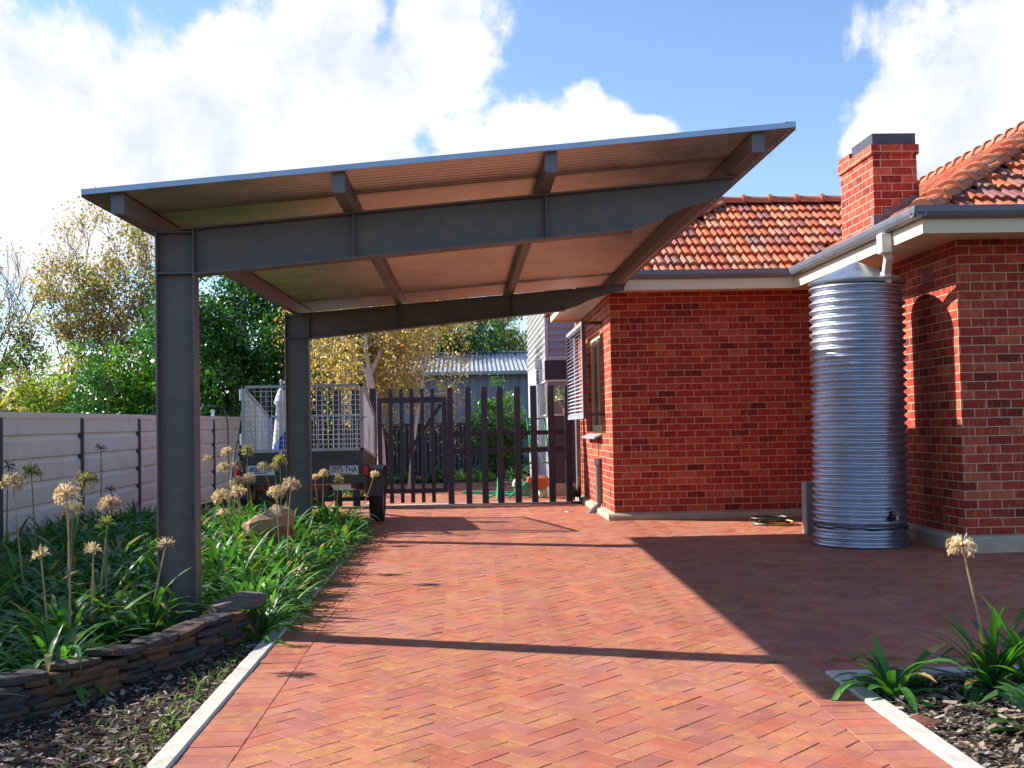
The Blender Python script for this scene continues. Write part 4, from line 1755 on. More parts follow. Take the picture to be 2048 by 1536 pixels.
# ================================================================== BUILDINGS BEHIND
def corr_wall(mb, a, b, z0, z1, pit, amp, nrm, vertical=True, step=4):
    a = Vector(a)
    b = Vector(b)
    ln = (b - a).length
    nrm = Vector(nrm)
    if vertical:
        n = int(ln / pit * step)
        ps = [a.lerp(b, i / n) + nrm * (amp * math.sin(2 * PI * i / step)) for i in range(n + 1)]
        for p, q in zip(ps[:-1], ps[1:]):
            mb.face([(p.x, p.y, z0), (q.x, q.y, z0), (q.x, q.y, z1), (p.x, p.y, z1)])
    else:
        n = int((z1 - z0) / pit * step)
        for i in range(n):
            o0, o1 = amp * math.sin(2 * PI * i / step), amp * math.sin(2 * PI * (i + 1) / step)
            za, zb = z0 + (z1 - z0) * i / n, z0 + (z1 - z0) * (i + 1) / n
            p0, p1, q0, q1 = a + nrm * o0, b + nrm * o0, a + nrm * o1, b + nrm * o1
            mb.face([(p0.x, p0.y, za), (p1.x, p1.y, za), (q1.x, q1.y, zb), (q0.x, q0.y, zb)])


shed = thing('garden_shed', (-.2, 31.5, .1), 'blue grey metal shed with a pale corrugated roof behind the shrubs', 'shed')
mb = MB()
corr_wall(mb, (-4.5, 30, 0), (3.4, 30, 0), 0, 2.62, .22, .012, (0, -1, 0), True, 4)
mb.box((-4.5, 30.03, 0), (3.4, 30.1, 2.62))
mb.build('shed_wall', M['shedwall'], shed)
mb = MB()
for i in range(int(8.3 / .12 * 4)):
    x0, x1 = -4.7 + i * .03, -4.7 + (i + 1) * .03
    h0, h1 = .018 * math.sin(i * PI / 2), .018 * math.sin((i + 1) * PI / 2)
    mb.face([(x0, 29.72, 2.70 + h0), (x1, 29.72, 2.70 + h1), (x1, 33.2, 3.42 + h1), (x0, 33.2, 3.42 + h0)])
mb.build('corrugated_roof', M['shedroof'], shed, smooth=True)
mb = MB()
mb.bar((-4.7, 29.68, 2.66), (3.6, 29.68, 2.66), .09, .09)
mb.build('gutter', M['shedroof'], shed)
mb = MB()
mb.bar((-4.7, 33.2, 3.44), (3.6, 33.2, 3.44), .25, .04)
mb.build('ridge_capping', M['shedroof'], shed)

df = thing('rear_fence', (-.8, 27.3, .1), 'dark corrugated sheet fence at the back of the yard', 'fence')
mb = MB()
corr_wall(mb, (-6, 27.3, 0), (1.4, 27.3, 0), .0, 1.32, .10, .016, (0, -1, 0), True, 4)
mb.build('fence_sheet', M['darkfence'], df, smooth=False)
mb = MB()
mb.bar((-6, 27.3, 1.33), (1.4, 27.3, 1.33), .06, .04)
mb.build('fence_rail', M['darkfence'], df)

ext = thing('house_extension', (2.2, 19.6, 0), 'grey two tone clad extension with a corner window behind the house', 'building')
ex0, ey0, ex1, ey1 = 1.445, 19.6, 3.1, 25.4
mb = MB()
corr_wall(mb, (ex0, ey1, 0), (ex0, ey0, 0), 2.44, 4.9, .12, .02, (-1, 0, 0), False, 6)
mb.build('side_cladding', M['extwhite'], ext, smooth=True)
mb = MB()
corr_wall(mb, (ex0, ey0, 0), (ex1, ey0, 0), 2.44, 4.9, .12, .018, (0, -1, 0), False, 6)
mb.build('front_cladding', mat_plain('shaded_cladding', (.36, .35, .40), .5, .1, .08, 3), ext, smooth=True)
mb = MB()
mb.box((ex0 - .02, ey0 - .02, 2.36), (ex1, ey0 + .04, 2.44))
mb.box((ex0 - .025, ey0 - .025, 2.44), (ex0 + .03, ey0 + .03, 4.9))
mb.build('corner_trim', M['extgrey'], ext)
mb = MB()
mb.box((ex0, ey0 + .003, .02), (ex0 + .1, ey0 + .30, 1.39))
mb.box((ex0, ey0 + 1.25, .02), (ex0 + .1, ey1, 2.44))
mb.box((ex0, ey0 + .30, .02), (ex0 + .1, ey0 + 1.25, 1.39))
mb.box((ex0, ey0 + .003, 2.05), (ex0 + .1, ey0 + 1.25, 2.44))
mb.box((ex0 - .004, ey0 + 2.3, .02), (ex0 - .001, ey0 + 2.32, 2.44))
mb.build('side_wall', M['extgrey'], ext)
mb = MB()
mb.box((ex0 + .004, ey0, .22), (ex1, ey0 + .1, 1.39))
mb.box((ex0 + .75, ey0, 1.39), (ex1, ey0 + .1, 2.02))
mb.build('front_wall', M['extdark'], ext)
mb = MB()
mb.box((ex0 - .035, ey0 - .035, 2.02), (ex1, ey0 + .05, 2.36))
mb.build('window_hood', M['navy'], ext)
mb = MB()
mb.box((ex0 - .03, ey0 - .03, 1.39), (ex0 + .75, ey0 + .01, 1.42))
mb.box((ex0 - .03, ey0 - .01, 1.39), (ex0 + .01, ey0 + 1.2, 1.42))
mb.box((ex0 - .03, ey0 + 1.2, 1.39), (ex0 + .01, ey0 + 1.24, 2.04))
mb.box((ex0 - .034, ey0 - .032, 1.992), (ex0 + .75, ey0 + .01, 2.018))
mb.box((ex0 - .03, ey0 + .012, 1.99), (ex0 + .01, ey0 + 1.2, 2.02))
mb.box((ex0 - .02, ey0 - .02, 1.42), (ex0 + .015, ey0 + .015, 1.99))
cw = mb.build('corner_window', M['white'], ext)
mb = MB()
mb.box((ex0 + .02, ey0 - .006, 1.42), (ex0 + .75, ey0 - .002, 1.99))
mb.box((ex0 - .004, ey0 + .02, 1.42), (ex0 - .001, ey0 + 1.2, 1.99))
mb.build('pane', mat_plain('extension_glass', (.30, .29, .30), .08, 0, .3, 4, 0, 0, .7), cw)
mb = MB()
mb.box((ex0 - .01, ey0 - .06, -.02), (ex1, ey0 + .12, .215))
mb.build('footing', M['concrete'], ext)
mb = MB()
for k in range(5):
    mb.box((ex0 - .012, 21.7, 2.05 + k * .055), (ex0 - .002, 22.3, 2.08 + k * .055))
mb.build('vent_grille', M['ink'], ext)
mb = MB()
mb.cbox((ex0 - .12, 20.8, 2.28), (ex0, 20.95, 2.45), .01)
mb.build('light_fitting', M['extgrey'], ext)
# pot plant on the sill inside the corner window is seen as leaves against the glass

# ================================================================== PLAY EQUIPMENT IN THE YARD
lad = thing('play_ladder', (1.25, 20.1, 0), 'tall green tubular play ladder with orange joints leaning in the yard', 'ladder')
mb = MB()
LA, LB = (1.05, 19.0, 1.345), (1.155, 18.8, .02)
RA, RB = (1.35, 19.0, 1.342), (1.43, 18.8, .02)
for A, B in ((LA, LB), (RA, RB)):
    mb.tube([A, (B[0], B[1], B[2] + .12), B], .017, 8)
mb.tube([LA, RA], .017, 8)
for t in (.36, .56):
    p = [LA[i] + (LB[i] - LA[i]) * t for i in range(3)]
    q = [RA[i] + (RB[i] - RA[i]) * t for i in range(3)]
    mb.tube([p, q], .014, 8)
mb.build('ladder_tube', M['green'], lad)
mb = MB()
for t in (.36, .56):
    for A, B in ((LA, LB), (RA, RB)):
        p = [A[i] + (B[i] - A[i]) * t for i in range(3)]
        mb.tube([(p[0] - .03, p[1], p[2]), (p[0] + .03, p[1], p[2])], .022, 8)
mb.build('joint', M['orange'], lad)
sw = thing('seesaw', (.8, 19.2, 0), 'dismantled green seesaw frame with an orange seat lying on the paving', 'seesaw')
mb = MB()
mb.tube([(-.05, 19.6, .10), (.85, 19.4, .07)], .026, 8)
mb.tube([(.55, 18.9, .36), (.52, 18.75, .0)], .026, 8)
mb.tube([(.36, 18.9, .03), (.60, 18.9, .14)], .018, 8)
mb.tube([(.62, 19.4, .05), (1.1, 19.2, .05)], .026, 8)
mb.tube([(.70, 18.9, .02), (1.05, 19.1, .28)], .018, 8)
mb.tube([(.70, 19.2, .20), (1.1, 19.2, .12)], .018, 8)
mb.tube([(.92, 19.2, .18), (1.10, 19.2, .34)], .014, 8)
mb.tube([(.95, 19.2, .13), (1.12, 19.2, .28)], .014, 8)
mb.build('seesaw_tube', M['green'], sw)
mb = MB()
mb.cbox((1.12, 18.95, .17), (1.40, 19.2, .37), .04)
mb.cbox((1.03, 19.0, .26), (1.12, 19.15, .36), .02)
mb.build('seat', M['orange'], sw)
mb = MB()
mb.blob((.90, 19.3, .22), .12, .1, .12)
mb.blob((1.30, 19.1, .09), .09, .09, .10)
mb.build('foot_pad', mat_plain('mint_plastic', (.55, .68, .55), .5, 0, .15, 9), sw)

# ================================================================== STONE BORDER
def rough_stone(mb, ctr, l, d, h, rz, c, tilt=0, seed=0):
    rs = random.Random(seed)
    nseg = 5
    R = Euler((rs.uniform(-.04, .04), tilt, rz)).to_matrix()
    rows = []
    for i in range(nseg + 1):
        t = i / nseg - .5
        tap = 1 - .25 * abs(2 * t) ** 4
        row = []
        for (b, e) in ((-.5, -.5), (-.54, -.1), (-.5, .42), (-.36, .5), (.5, .5), (.5, -.5)):
            p = Vector((t * l + rs.uniform(-.04, .04) * l * .4, b * d * tap + rs.uniform(-.10, .10) * h, e * h * tap + rs.uniform(-.09, .09) * h))
            row.append(tuple(R @ p + Vector(ctr)))
        rows.append(row)
    for A, B in zip(rows[:-1], rows[1:]):
        for k in range(6):
            q = (k + 1) % 6
            mb.face([A[k], A[q], B[q], B[k]], c)
    mb.face(rows[0][::-1], c)
    mb.face(rows[-1], c)


SC = [(.075, .06, .05), (.09, .066, .05), (.062, .056, .055), (.11, .075, .048), (.05, .05, .055), (.13, .075, .04), (.08, .07, .062)]
wallpts = [(-3.3, 4.0), (-2.9, 4.45), (-2.52, 4.9), (-2.19, 5.39), (-2.05, 5.64), (-1.81, 6.06), (-1.65, 6.44), (-1.51, 6.81), (-1.42, 7.15), (-1.36, 7.42)]
cum = [0]
for a, b in zip(wallpts[:-1], wallpts[1:]):
    cum.append(cum[-1] + math.hypot(b[0] - a[0], b[1] - a[1]))


def wpos(s):
    s = min(max(s, 0), cum[-1] - 1e-4)
    for i in range(len(cum) - 1):
        if s <= cum[i + 1]:
            t = (s - cum[i]) / (cum[i + 1] - cum[i])
            a, b = wallpts[i], wallpts[i + 1]
            return (a[0] + (b[0] - a[0]) * t, a[1] + (b[1] - a[1]) * t, math.atan2(b[1] - a[1], b[0] - a[0]))


sw_ = thing('stone_border', (-1.9, 5.9, gz(5.9)), 'low dry stacked slate border wall curving round the front of the left bed', 'stone wall')
mb = MB()
sd = 100
for course in range(5):
    s = -.1 + (course % 2) * .07
    while s < cum[-1] - .04:
        l = U(.13, .30)
        x, y, a = wpos(s + l / 2)
        h = U(.030, .044)
        dpt = U(.15, .22)
        nx, ny = -math.sin(a), math.cos(a)
        o = dpt / 2 + course * .006 + U(-.012, .012)
        end = max(0, (s + l - (cum[-1] - .35)) / .35)
        rough_stone(mb, (x + nx * o, y + ny * o, gz(y) - .03 + .02 + course * .035 + U(-.006, .006)), l * .97, dpt, h, a + U(-.08, .08), random.choice(SC), U(-.06, .06), sd)
        sd += 1
        s += l
mb.build('stacked_stone', M['stone'], sw_)
for s in (.55, .98, 1.3, 1.62, 1.98, 2.30, 2.62, 2.95, 3.22, 3.55, 3.82, 4.12):
    x, y, a = wpos(s)
    mb = MB()
    l = U(.16, .34)
    dpt = U(.15, .22)
    nx, ny = -math.sin(a), math.cos(a)
    c = random.choice(SC)
    rough_stone(mb, (x + nx * .12, y + ny * .12, gz(y) - .03 + .02 + 5 * .035 + U(-.004, .010)), l, dpt, U(.026, .042), a + U(-.15, .15), (c[0] * 1.0, c[1] * .95, c[2] * .92), U(-.10, .10), sd)
    sd += 1
    mb.build('capping_stone', M['stone'], sw_)
mb = MB()
x, y, a = -1.50, 7.42, 1.2
rough_stone(mb, (x, y, gz(y) + .20), .34, .20, .085, .75, (.15, .125, .11), -.16, 7)
mb.build('capping_stone', M['stone'], sw_)

# boulder by the second post
mb = MB()
rb = random.Random(5)
foot = []
for k in range(14):
    an = 2 * PI * k / 14
    foot.append((math.cos(an) * rb.uniform(.19, .235), math.sin(an) * rb.uniform(.13, .17)))
lev = [(-.02, .86), (.12, .92), (.24, .95), (.33, .99), (.37, 1.06), (.43, 1.04), (.47, .86), (.50, .52), (.505, .2)]
rows = []
for z, k_ in lev:
    row = []
    for (fx_, fy_) in foot:
        q = k_ * rb.uniform(.93, 1.06)
        x_ = fx_ * q - (.05 if z > .3 else 0) * (1 if fx_ < 0 else .2)
        row.append((-1.87 + x_, 10.9 + fy_ * q, gz(10.9) + z * (1 + .14 * fx_ / .25 if z > .3 else 1) + rb.uniform(-.012, .012)))
    rows.append(row)
for A, B in zip(rows[:-1], rows[1:]):
    for k in range(14):
        q = (k + 1) % 14
        mb.face([A[k], A[q], B[q], B[k]], (.42, .29, .17) if A[0][2] > .28 else (.30, .13, .06))
mb.face(rows[-1], (.42, .29, .17))
o = mb.build('boulder', M['rock'], loc=(-1.87, 10.9, gz(10.9)))
tag(o, 'tan and rust coloured boulder standing among leaves beside the second post', 'boulder')
mb = MB()
rough_stone(mb, (2.005, 4.95, gz(4.95) + .002), .13, .05, .035, -1.0, (.2, .07, .045), .05, 77)
o = mb.build('paver_fragment', M['stone'], loc=(2.005, 4.95, gz(4.95)))
tag(o, 'broken terracotta piece lying in the mulch beside the right kerb', 'brick piece')
for i, (x, y, l, a, lab) in enumerate(((-2.28, 4.62, .34, .35, 'long grey bark strip lying on the mulch nearest the camera'), (-2.22, 4.95, .26, .05, 'shorter grey bark strip lying close to the stone border'))):
    mb = MB()
    rough_stone(mb, (x, y, gz(y) + .012), l, .035, .018, a, (.30, .27, .25), .03, 90 + i)
    o = mb.build('bark_strip', M['stone'], loc=(x, y, gz(y)))
    tag(o, lab, 'bark', 'bark strips on the left mulch')

# ================================================================== AGAPANTHUS
def strap_leaves(n, lmin, lmax, wmin, wmax, seed, pal, spread=1.0, droop=1.0, seg=7, base_r=.05):
    """arching strap leaves from one crown; returns quads and colours"""
    rs = random.Random(seed)
    P, Cc = [], []
    for i in range(n):
        az = rs.uniform(0, 2 * PI)
        l = rs.uniform(lmin, lmax)
        w = rs.uniform(wmin, wmax)
        el = rad(rs.uniform(38, 88)) if rs.random() < .8 else rad(rs.uniform(15, 40))
        cur = rs.uniform(.6, 2.1) * droop
        br = base_r * rs.random()
        p = Vector((br * math.cos(az), br * math.sin(az), 0))
        side0 = Vector((-math.sin(az), math.cos(az), 0))
        tw = rs.uniform(-.7, .7)
        sway = rs.uniform(-.5, .5)
        c0 = rs.choice(pal)
        k = rs.uniform(.75, 1.25)
        col = (c0[0] * k, c0[1] * k, c0[2] * k)
        tipdry = rs.random() < .06
        prevL = prevM = prevR = None
        e = el
        fold = rs.random() < .12
        for s in range(seg + 1):
            t = s / seg
            wd = w * (0.75 + .5 * math.sin(PI * min(t * 1.1, 1) * .55)) * (1 - max(0, (t - .72) / .28) ** 1.7 * .97)
            h = Vector((math.cos(az + sway * t), math.sin(az + sway * t), 0))
            d = h * math.cos(e) + Vector((0, 0, 1)) * math.sin(e)
            sd_ = (Vector((-h.y, h.x, 0)) * math.cos(tw * t) + Vector((0, 0, 1)) * math.sin(tw * t) * .5).normalized()
            nrm = sd_.cross(d).normalized()
            Lp, Mp, Rp = p - sd_ * wd / 2, p - nrm * wd * .13 * (-1), p + sd_ * wd / 2
            Mp = p - Vector((0, 0, 1)) * wd * .10
            if prevL is not None:
                cc = col
                if tipdry and t > .8:
                    cc = (.42, .30, .10)
                P.append([prevL, prevM, Mp, Lp])
                P.append([prevM, prevR, Rp, Mp])
                Cc += [cc, cc]
            prevL, prevM, prevR = Lp, Mp, Rp
            p = p + d * (l / seg)
            e -= cur * (1.0 / seg) * (1 + t * .9)
            if fold and abs(t - .55) < .08:
                e -= 1.0
            if p.z < .012:
                p.z = .012 + .004 * rs.random()
                e = max(e, 0)
    return np.array([[tuple(v) for v in q] for q in P], dtype=np.float32), np.array(Cc, dtype=np.float32)


PALG = [(.05, .155, .030), (.06, .19, .035), (.045, .13, .030), (.075, .22, .04), (.10, .25, .05), (.055, .16, .045)]
PALD = PALG + [(.40, .30, .10)]
clump_mesh = []
for k in range(7):
    P, Cc = strap_leaves(66, .38, .72, .024, .040, 300 + k, PALG + PALG + ([(.30, .28, .07)] if k % 3 == 0 else []), base_r=.10)
    o = quads_object('agapanthus_plant', P, Cc, M['leaf'])
    clump_mesh.append(o.data)
    COL.objects.unlink(o)
    bpy.data.objects.remove(o)


def clump(x, y, s, rz, label, group, mesh=None):
    o = bpy.data.objects.new('agapanthus_plant', mesh or random.choice(clump_mesh))
    COL.objects.link(o)
    z = gz(y) - .02
    o.location = (x, y, z)
    o.scale = (s, s, s * U(.9, 1.1))
    o.rotation_euler = (0, 0, rz)
    WLOC[o.name] = Vector((x, y, z))
    return tag(o, label, 'plant', group)


# seed heads
def head_mesh(kind, seed):
    rs = random.Random(seed)
    mb = MB()
    n = {'d': 90, 'g': 95, 's': 64, 'gs': 64, 'k': 24}[kind]
    dry = [(.72, .63, .46), (.62, .52, .36), (.80, .72, .56), (.54, .43, .27)]
    for i in range(n):
        u_ = rs.uniform(-.60 if kind in ('d', 'g', 'k') else -.25, 1)
        a = rs.uniform(0, 2 * PI)
        q = math.sqrt(max(0, 1 - u_ * u_))
        d = Vector((q * math.cos(a), q * math.sin(a), u_))
        ln = rs.uniform(.72, 1.0)
        if kind == 'g':
            c = rs.choice([(.30, .40, .08), (.38, .44, .12), (.46, .42, .16)])
        elif kind == 'gs':
            c = rs.choice([(.28, .40, .08), (.36, .44, .12)])
        elif kind == 'k':
            c = rs.choice([(.12, .09, .05), (.16, .10, .06), (.08, .10, .04)])
        else:
            c = rs.choice(dry)
        e = d * ln
        mid = d * ln * .55 + Vector((0, 0, .05))
        w = .034
        # flat crossed ribbons for the thin stalklets
        sdv = d.cross(Vector((0, 0, 1)))
        if sdv.length < .1:
            sdv = Vector((1, 0, 0))
        sdv.normalize()
        for sv in (sdv, d.cross(sdv)):
            mb.face([sv * -w * .6, sv * w * .6, mid + sv * w, mid - sv * w], c)
            mb.face([mid - sv * w, mid + sv * w, e + sv * w, e - sv * w], c)
        if kind in ('d', 'g', 'k') or rs.random() < .25:
            # a hanging capsule
            cd = (d * .5 + Vector((rs.uniform(-.3, .3), rs.uniform(-.3, .3), -.9 if kind == 'd' or rs.random() < .6 else .3))).normalized()
            cl = rs.uniform(.26, .42)
            cc = rs.choice(dry) if kind != 'k' else c
            if kind == 'g' and rs.random() < .45:
                cc = (.36, .40, .12)
            s1 = cd.cross(Vector((.3, .9, .2))).normalized()
            s2 = cd.cross(s1)
            r_ = rs.uniform(.065, .10)
            m_ = e + cd * cl * .55
            tip = e + cd * cl
            ring = [m_ + s1 * r_, m_ + s2 * r_, m_ - s1 * r_, m_ - s2 * r_]
            for k in range(4):
                mb.face([e, ring[k], ring[(k + 1) % 4]], cc)
                mb.face([tip, ring[(k + 1) % 4], ring[k]], cc)
    o = mb.build('seed_head', M['seed'])
    me = o.data
    COL.objects.unlink(o)
    bpy.data.objects.remove(o)
    return me


HEADS = {k: [head_mesh(k, 40 + i * 7 + len(k)) for i in range(3)] for k in ('d', 'g', 's', 'gs', 'k')}
GSEED = 'agapanthus plants carrying old flower heads'
ST = [  # head x, y, z, radius, kind, foot x, label
    (-3.24, 8.22, .88, .080, 'd', -3.14, 'agapanthus with a big dry tan head leftmost of the tall ones by the fence'),
    (-4.31, 10.82, .93, .067, 'k', -4.32, 'agapanthus with a dark withered head against the far left fence panel'),
    (-3.63, 9.59, .91, .085, 'g', -3.57, 'agapanthus with a green topped head on a green stem at far left'),
    (-2.35, 6.75, .86, .078, 'd', -2.34, 'agapanthus with a shaggy dry head in front of the left fence, nearest the camera'),
    (-3.01, 8.78, .65, .078, 'd', -3.00, 'agapanthus with a dry head tucked just below the shaggy one'),
    (-2.77, 8.36, .88, .078, 'g', -2.98, 'agapanthus with a tall green head on a curved stem left of the front post'),
    (-2.70, 7.80, .68, .066, 's', -2.69, 'agapanthus with a spoky straw head below the two shaggy dry heads'),
    (-4.30, 13.5, 1.05, .066, 'k', -4.32, 'agapanthus with a dark green open head tall before the fence'),
    (-2.48, 7.98, .72, .078, 'd', -2.57, 'agapanthus with a wide dry drooping head left of the front post'),
    (-2.36, 7.5, .62, .068, 'gs', -2.38, 'agapanthus with a yellow green spoky head under the wide dry head'),
    (-2.52, 6.8, .50, .060, 's', -2.46, 'agapanthus with a low bare straw head at the left end of the bed'),
    (-2.28, 7.0, .50, .058, 's', -2.30, 'agapanthus with a low bare straw head midway along the stone border'),
    (-1.92, 7.3, .50, .056, 's', -2.05, 'agapanthus with a leaning straw head crossing the front carport post'),
    (-4.07, 13.1, .58, .065, 'k', -3.85, 'agapanthus with a faded leaning head low in front of the fence'),
    (-2.94, 13.0, .91, .060, 's', -2.98, 'agapanthus with a small spiky head just right of the front post'),
    (-2.80, 13.4, .98, .073, 'd', -2.72, 'agapanthus with the tallest dry head at the left edge of the trailer'),
    (-2.66, 12.54, .82, .078, 'd', -2.45, 'agapanthus with a dry head leaning left beside the red trailer light'),
    (-2.68, 13.3, .83, .071, 'd', -2.74, 'agapanthus with a dry head covering the left trailer light'),
    (-2.58, 13.45, .98, .079, 'g', -2.56, 'agapanthus with a tall green head in front of the left cage corner'),
    (-2.52, 12.54, .66, .078, 'd', -2.44, 'agapanthus with a dry head under the left sign plate corner'),
    (-2.39, 12.54, .70, .078, 'd', -2.37, 'agapanthus with a dry head at the lower edge of the sign plate'),
    (-2.10, 9.75, .66, .078, 'd', -1.74, 'agapanthus with a large dry head on a long slanting stem right of the front post'),
    (-2.20, 10.97, .64, .078, 'd', -2.07, 'agapanthus with a ragged dry head to the left of the boulder'),
    (-2.35, 11.0, .43, .062, 's', -2.30, 'agapanthus with a short straw head low beside the front post'),
    (-2.36, 13.3, .80, .071, 'd', -2.02, 'agapanthus with a dry head over the middle of the sign plate'),
    (-2.24, 13.3, .79, .059, 'd', -2.18, 'agapanthus with a small dry head over the right end of the sign plate'),
    (-2.05, 12.54, .89, .078, 'g', -2.06, 'agapanthus with a green head just left of the second post'),
    (-1.72, 10.32, .66, .078, 'd', -1.68, 'agapanthus with a full dry head right above the boulder'),
    (-1.50, 9.75, .75, .078, 'd', -1.53, 'agapanthus with a drooping dry head in front of the second post'),
    (-1.77, 13.3, .67, .047, 'd', -1.68, 'agapanthus with a tiny dry head immediately right of the second post'),
    (-1.67, 13.3, .71, .059, 'd', -1.68, 'agapanthus with a small dry head left of the number plate'),
    (-1.49, 13.3, .64, .059, 'g', -1.62, 'agapanthus with a yellow green head under the number plate'),
    (-1.07, 13.3, .69, .053, 'd', -1.42, 'agapanthus with a dry head on a long leaning stem by the mudguard'),
]
occupied = []


def stalk_plant(hx, hy, hz, r, kind, fx, label, group, s=.9, mesh=None):
    z0 = gz(hy) - .02
    pl = clump(fx, hy, s, U(0, 6.28), label, group, mesh)
    rz = pl.rotation_euler.z
    pl.scale = (1, 1, 1)
    pl.rotation_euler = (0, 0, 0)
    # the leaves keep their own size: rotate the mesh copy instead
    me = pl.data.copy()
    me.transform(Matrix.Rotation(rz, 4, 'Z') @ Matrix.Scale(s, 4))
    pl.data = me
    mb = MB()
    c = (.42, .31, .17) if kind in ('d', 's') else ((.16, .24, .06) if kind in ('g', 'gs') else (.10, .11, .05))
    bend = U(-.02, .02)
    pts = []
    for i in range(9):
        t = i / 8
        b = math.sin(PI * t) * (.04 * (hx - fx) / .3 + bend)
        pts.append((fx + (hx - fx) * (t ** 1.15) + b, hy, z0 + (hz - z0) * t))
    mb.tube(pts, [.0075 - .0030 * i / 8 for i in range(9)], 6, c)
    st = mb.build('flower_stalk', M['stalk'], pl)
    h = bpy.data.objects.new('seed_head', random.choice(HEADS[kind]))
    COL.objects.link(h)
    h.parent = st
    h.location = (hx - fx, 0, hz - z0)
    h.scale = (r, r, r)
    h.rotation_euler = (U(-.25, .25), U(-.25, .25) + (hx - fx) * .6, U(0, 6.28))
    occupied.append((fx, hy))
    return pl


for a in ST:
    stalk_plant(*a, GSEED)

# filling clumps: the shaded bed along the fence and the sunlit strip along the kerb
cand = []
yy = 5.2
while yy < 13.75:
    xx = -4.35
    while xx < -1.40:
        cand.append((xx + U(-.13, .13), yy + U(-.13, .13)))
        xx += .34
    yy += .34
random.shuffle(cand)
GA = 'agapanthus clumps in the fence shade'
GB = 'agapanthus clumps in the sun along the kerb'
for x, y in cand:
    if x < wall_x(y) + (.02 if y > 7.4 else -9):
        pass
    # behind the stone border only
    if y < 7.42 and not (x < wall_x(y) - .26 and y > 5.0):
        continue
    if x > -1.50 - .0 * y and y > 7.4:
        continue
    if math.hypot(x + 1.95, (y - Y1)) < .36 or (abs(x + 1.95) < .42 and 6.2 < y < 7.7) or math.hypot(x + 1.9, y - Y2) < .30 or math.hypot(x + 1.87, y - 10.9) < .30:
        continue
    if x / y < -.47:
        continue
    if any(math.hypot(x - a, y - b) < .20 for a, b in occupied):
        continue
    occupied.append((x, y))
    s = U(.72, 1.02)
    if y < 7.2:
        s *= .88
    if x > -1.75:
        s *= .82
    if x < -2.45:
        clump(x, y, s, U(0, 6.28), 'dark green agapanthus clump without flowers in the shade near the fence', GA)
    else:
        clump(x, y, s, U(0, 6.28), 'bright sunlit agapanthus clump without flowers between fence shade and kerb', GB)
for y in np.arange(7.5, 13.7, .30):
    x = kx(y) - U(.16, .26)
    clump(x, y, U(.48, .68), U(0, 6.28), 'small agapanthus clump whose leaves spill over the left kerb', 'agapanthus clumps spilling over the kerb')
# a loose leafy sprig at the end of the stone border
P, Cc = strap_leaves(12, .22, .38, .022, .034, 901, PALG + [(.4, .3, .1)], droop=1.2)
o = quads_object('agapanthus_plant', P, Cc, M['leaf'])
o.location = (-1.33, 7.25, gz(7.25) - .01)
tag(o, 'small pale leaved agapanthus shoot at the end of the stone border', 'plant', None)

# right hand bed: two clumps and one at the picture's edge
for (x, y, s, seed, n, lab) in ((2.06, 5.45, 1.0, 910, 32, 'broad leaved agapanthus clump nearest the corner of the right kerb'),
                                (2.44, 4.72, .9, 933, 22, 'agapanthus whose sunlit leaf tips poke in at the right picture edge')):
    P, Cc = strap_leaves(n, .24, .44, .030, .045, seed, PALG[:4], droop=.95)
    o = quads_object('agapanthus_plant', P, Cc, M['leaf'])
    o.location = (x, y, gz(y) - .015)
    tag(o, lab, 'plant')
P, Cc = strap_leaves(40, .34, .56, .024, .036, 922, PALG[:4], droop=.6)
o = quads_object('agapanthus_plant', P, Cc, M['leaf'])
me_r = o.data
COL.objects.unlink(o)
bpy.data.objects.remove(o)
stalk_plant(2.47, 5.55, .565, .072, 'd', 2.60, 'agapanthus with one dry tan head on a bare stem in the right bed', 'agapanthus plants in the right bed', 1.0, me_r)
# second crown beside it, partly beyond the frame
P, Cc = strap_leaves(40, .34, .56, .024, .036, 925, PALG[:4], droop=.6)
o = quads_object('agapanthus_plant', P, Cc, M['leaf'])
o.location = (2.80, 5.50, gz(5.5) - .02)
tag(o, 'tall leaved agapanthus cut by the right edge of the picture', 'plant')

# weeds along the left kerb and dead leaves at the plants' feet
P, Cc = [], []
for (x0, x1, y0, y1, n) in ((-1.62, -1.33, 4.0, 7.3, 420), (-2.3, -1.5, 4.4, 6.6, 110)):
    for i in range(n):
        x, y = U(x0, x1), U(y0, y1)
        if x < wall_x(y):
            continue
        if random.random() < .6:
            x = x1 - (x1 - x) * .35
        hgt = U(.01, .05) * (1.6 if random.random() < .08 else 1)
        a = U(0, 6.28)
        d = Vector((math.cos(a), math.sin(a), 0))
        s = Vector((-d.y, d.x, 0)) * U(.002, .005)
        b = Vector((x, y, gz(y) - .012))
        m_ = b + d * hgt * .4 + Vector((0, 0, hgt * .7))
        e = b + d * hgt * 1.0 + Vector((0, 0, hgt))
        P.append([b - s, b + s, m_ + s, m_ - s])
        P.append([m_ - s * 1.5, m_ + s * 1.5, e + s * .3, e - s * .3])
        c = random.choice([(.10, .22, .04), (.16, .28, .06), (.22, .30, .10)])
        Cc += [c, c]
o = quads_object('weeds', np.array([[tuple(v) for v in q] for q in P], dtype=np.float32), np.array(Cc, dtype=np.float32), M['tleaf'])
tag(o, kind='stuff')

